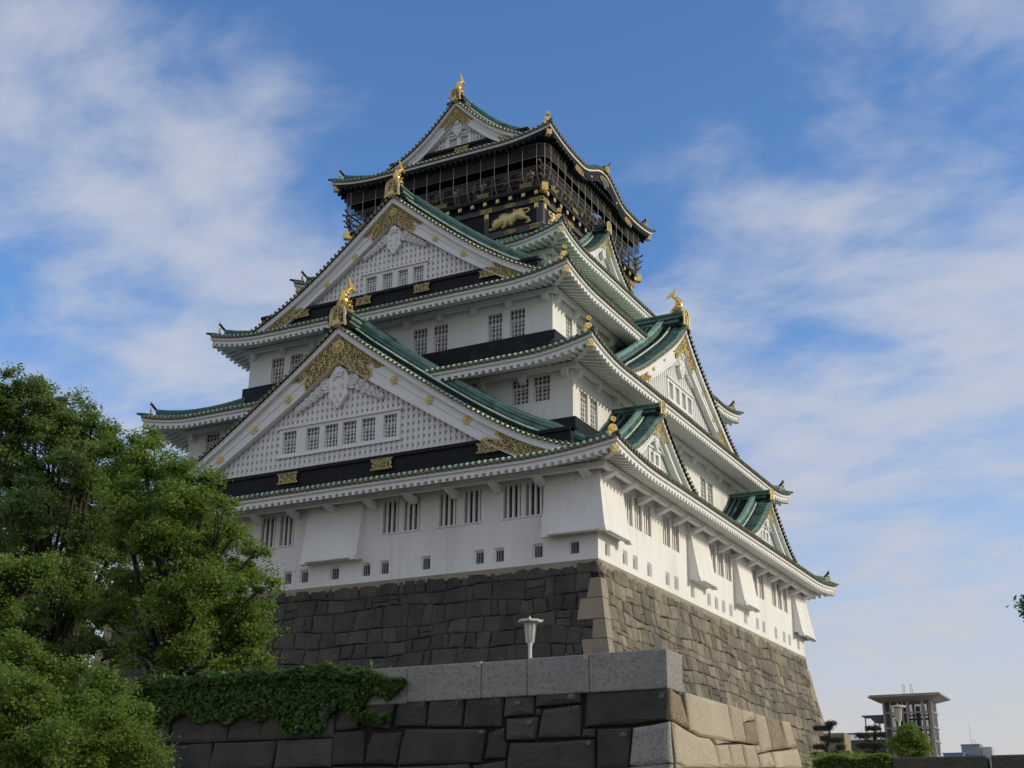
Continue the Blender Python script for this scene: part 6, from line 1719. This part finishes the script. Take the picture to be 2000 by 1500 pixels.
BRO = (1.8, 38.6, GT)
br_ = thing('glass_walkway', 'low glazed walkway between the stone foundation and the lift tower', 'walkway', BRO)
w = MB(); w.box(-.4, 3.4, 38.3, 38.34, GT, -4.6); w.box(-.4, .45, 38.25, 38.295, GT, -4.25); w.build('walkway_wall', mat('olive_panel', (0.17, 0.17, 0.12), .6), br_, False, BRO)
w = MB(); w.box(.46, 3.4, 38.3, 38.33, -4.595, -4.22); w.build('glass_wall', GLASS, br_, False, BRO)
w = MB(); w.box(-.4, 3.42, 38.22, 38.42, -4.22, -4.13)
for x in (.48, 1.4, 2.3, 3.2): w.box(x - .03, x + .03, 38.24, 38.296, GT, -4.221)
w.box(.5, 3.4, 38.26, 38.297, -4.64, -4.58); w.build('walkway_frame', STEEL, br_, False, BRO)
sb = MB()
for i, (x0, x1, z1) in enumerate(((.9, 2.15, -4.7), (.9, 2.45, -5.75), (.9, 2.7, -6.8), (.9, 2.95, -7.85), (.9, 3.2, -8.9))):
    rblock(sb, x0, x1, 31.3 - .07 * i, 32.8, z1 - (1.1 if i < 4 else 1.5), z1 - .01, .05)
sb.build('stone_stub', CORNERST, base, False, BO)

# distant block of flats
def far(p, d): return tuple(CAM[i] + (p[i] - CAM[i]) * d for i in range(3))
p = far((-30.6, 274.76, 13.39), 2.0)
DO = (p[0] + 4.5, p[1] + 4, GZ)
db = thing('distant_building', 'blue-grey distant building with a roof mast, low on the horizon', 'building', DO)
b = MB(); b.box(p[0], p[0] + 8.2, p[1], p[1] + 9, GZ, p[2]); b.box(p[0] - .2, p[0] + 8.4, p[1] - .2, p[1] + 9.2, p[2], p[2] + .5)
b.build('wall', mat('haze_blue_facade', (0.23, 0.28, 0.33), .7, noise=[(.2, (.2, .25, .3), .6, .4, .6)]), db, False, DO)  # blue of distance haze put into the wall colour
b = MB(); b.box(p[0] + 8.45, p[0] + 13.2, p[1] + 2, p[1] + 9, GZ, p[2] - .8); b.build('pale_wing', mat('pale_facade', (0.46, 0.45, 0.43), .8), db, False, DO)
b = MB()
for zz in np.arange(-8, p[2] - 3, 3.2):
    for i in range(5): b.box(p[0] + .8 + i * 1.5, p[0] + 1.7 + i * 1.5, p[1] - .06, p[1] - .01, zz, zz + 1.6)
b.build('window', mat('far_pane', (.16, .20, .25), .2), db, False, DO)
b = MB(); b.tube([(p[0] + 4.1, p[1] + 4, p[2] + .5), (p[0] + 4.0, p[1] + 4, p[2] + 10.5)], [.12, .05], 5)
for x in (4.9, 5.8): b.box(p[0] + x - .06, p[0] + x + .06, p[1] + 4, p[1] + 4.12, p[2] + .5, p[2] + 2.6)
b.box(p[0] + 4.9, p[0] + 5.8, p[1] + 4, p[1] + 4.1, p[2] + 2.5, p[2] + 2.65)
b.build('roof_mast', STEEL, db, False, DO)
p2 = far((-32.81, 274.63, 10.9), 1.98)
lb_ = MB(); lb_.box(p2[0] - 4, p2[0] + 5, p2[1], p2[1] + 8, GZ, p2[2] + 1.3); lb_.box(p2[0] - 4.3, p2[0] + 5.3, p2[1] - .3, p2[1] + 8.3, p2[2] + 1.3, p2[2] + 1.8)
LO = (p2[0], p2[1], GZ)
lbt = thing('low_building', 'low blue-roofed building strip left of the distant blue-grey building', 'building', LO)
lb_.build('wall', mat('blue_far', (.17, .23, .38), .7), lbt, False, LO)
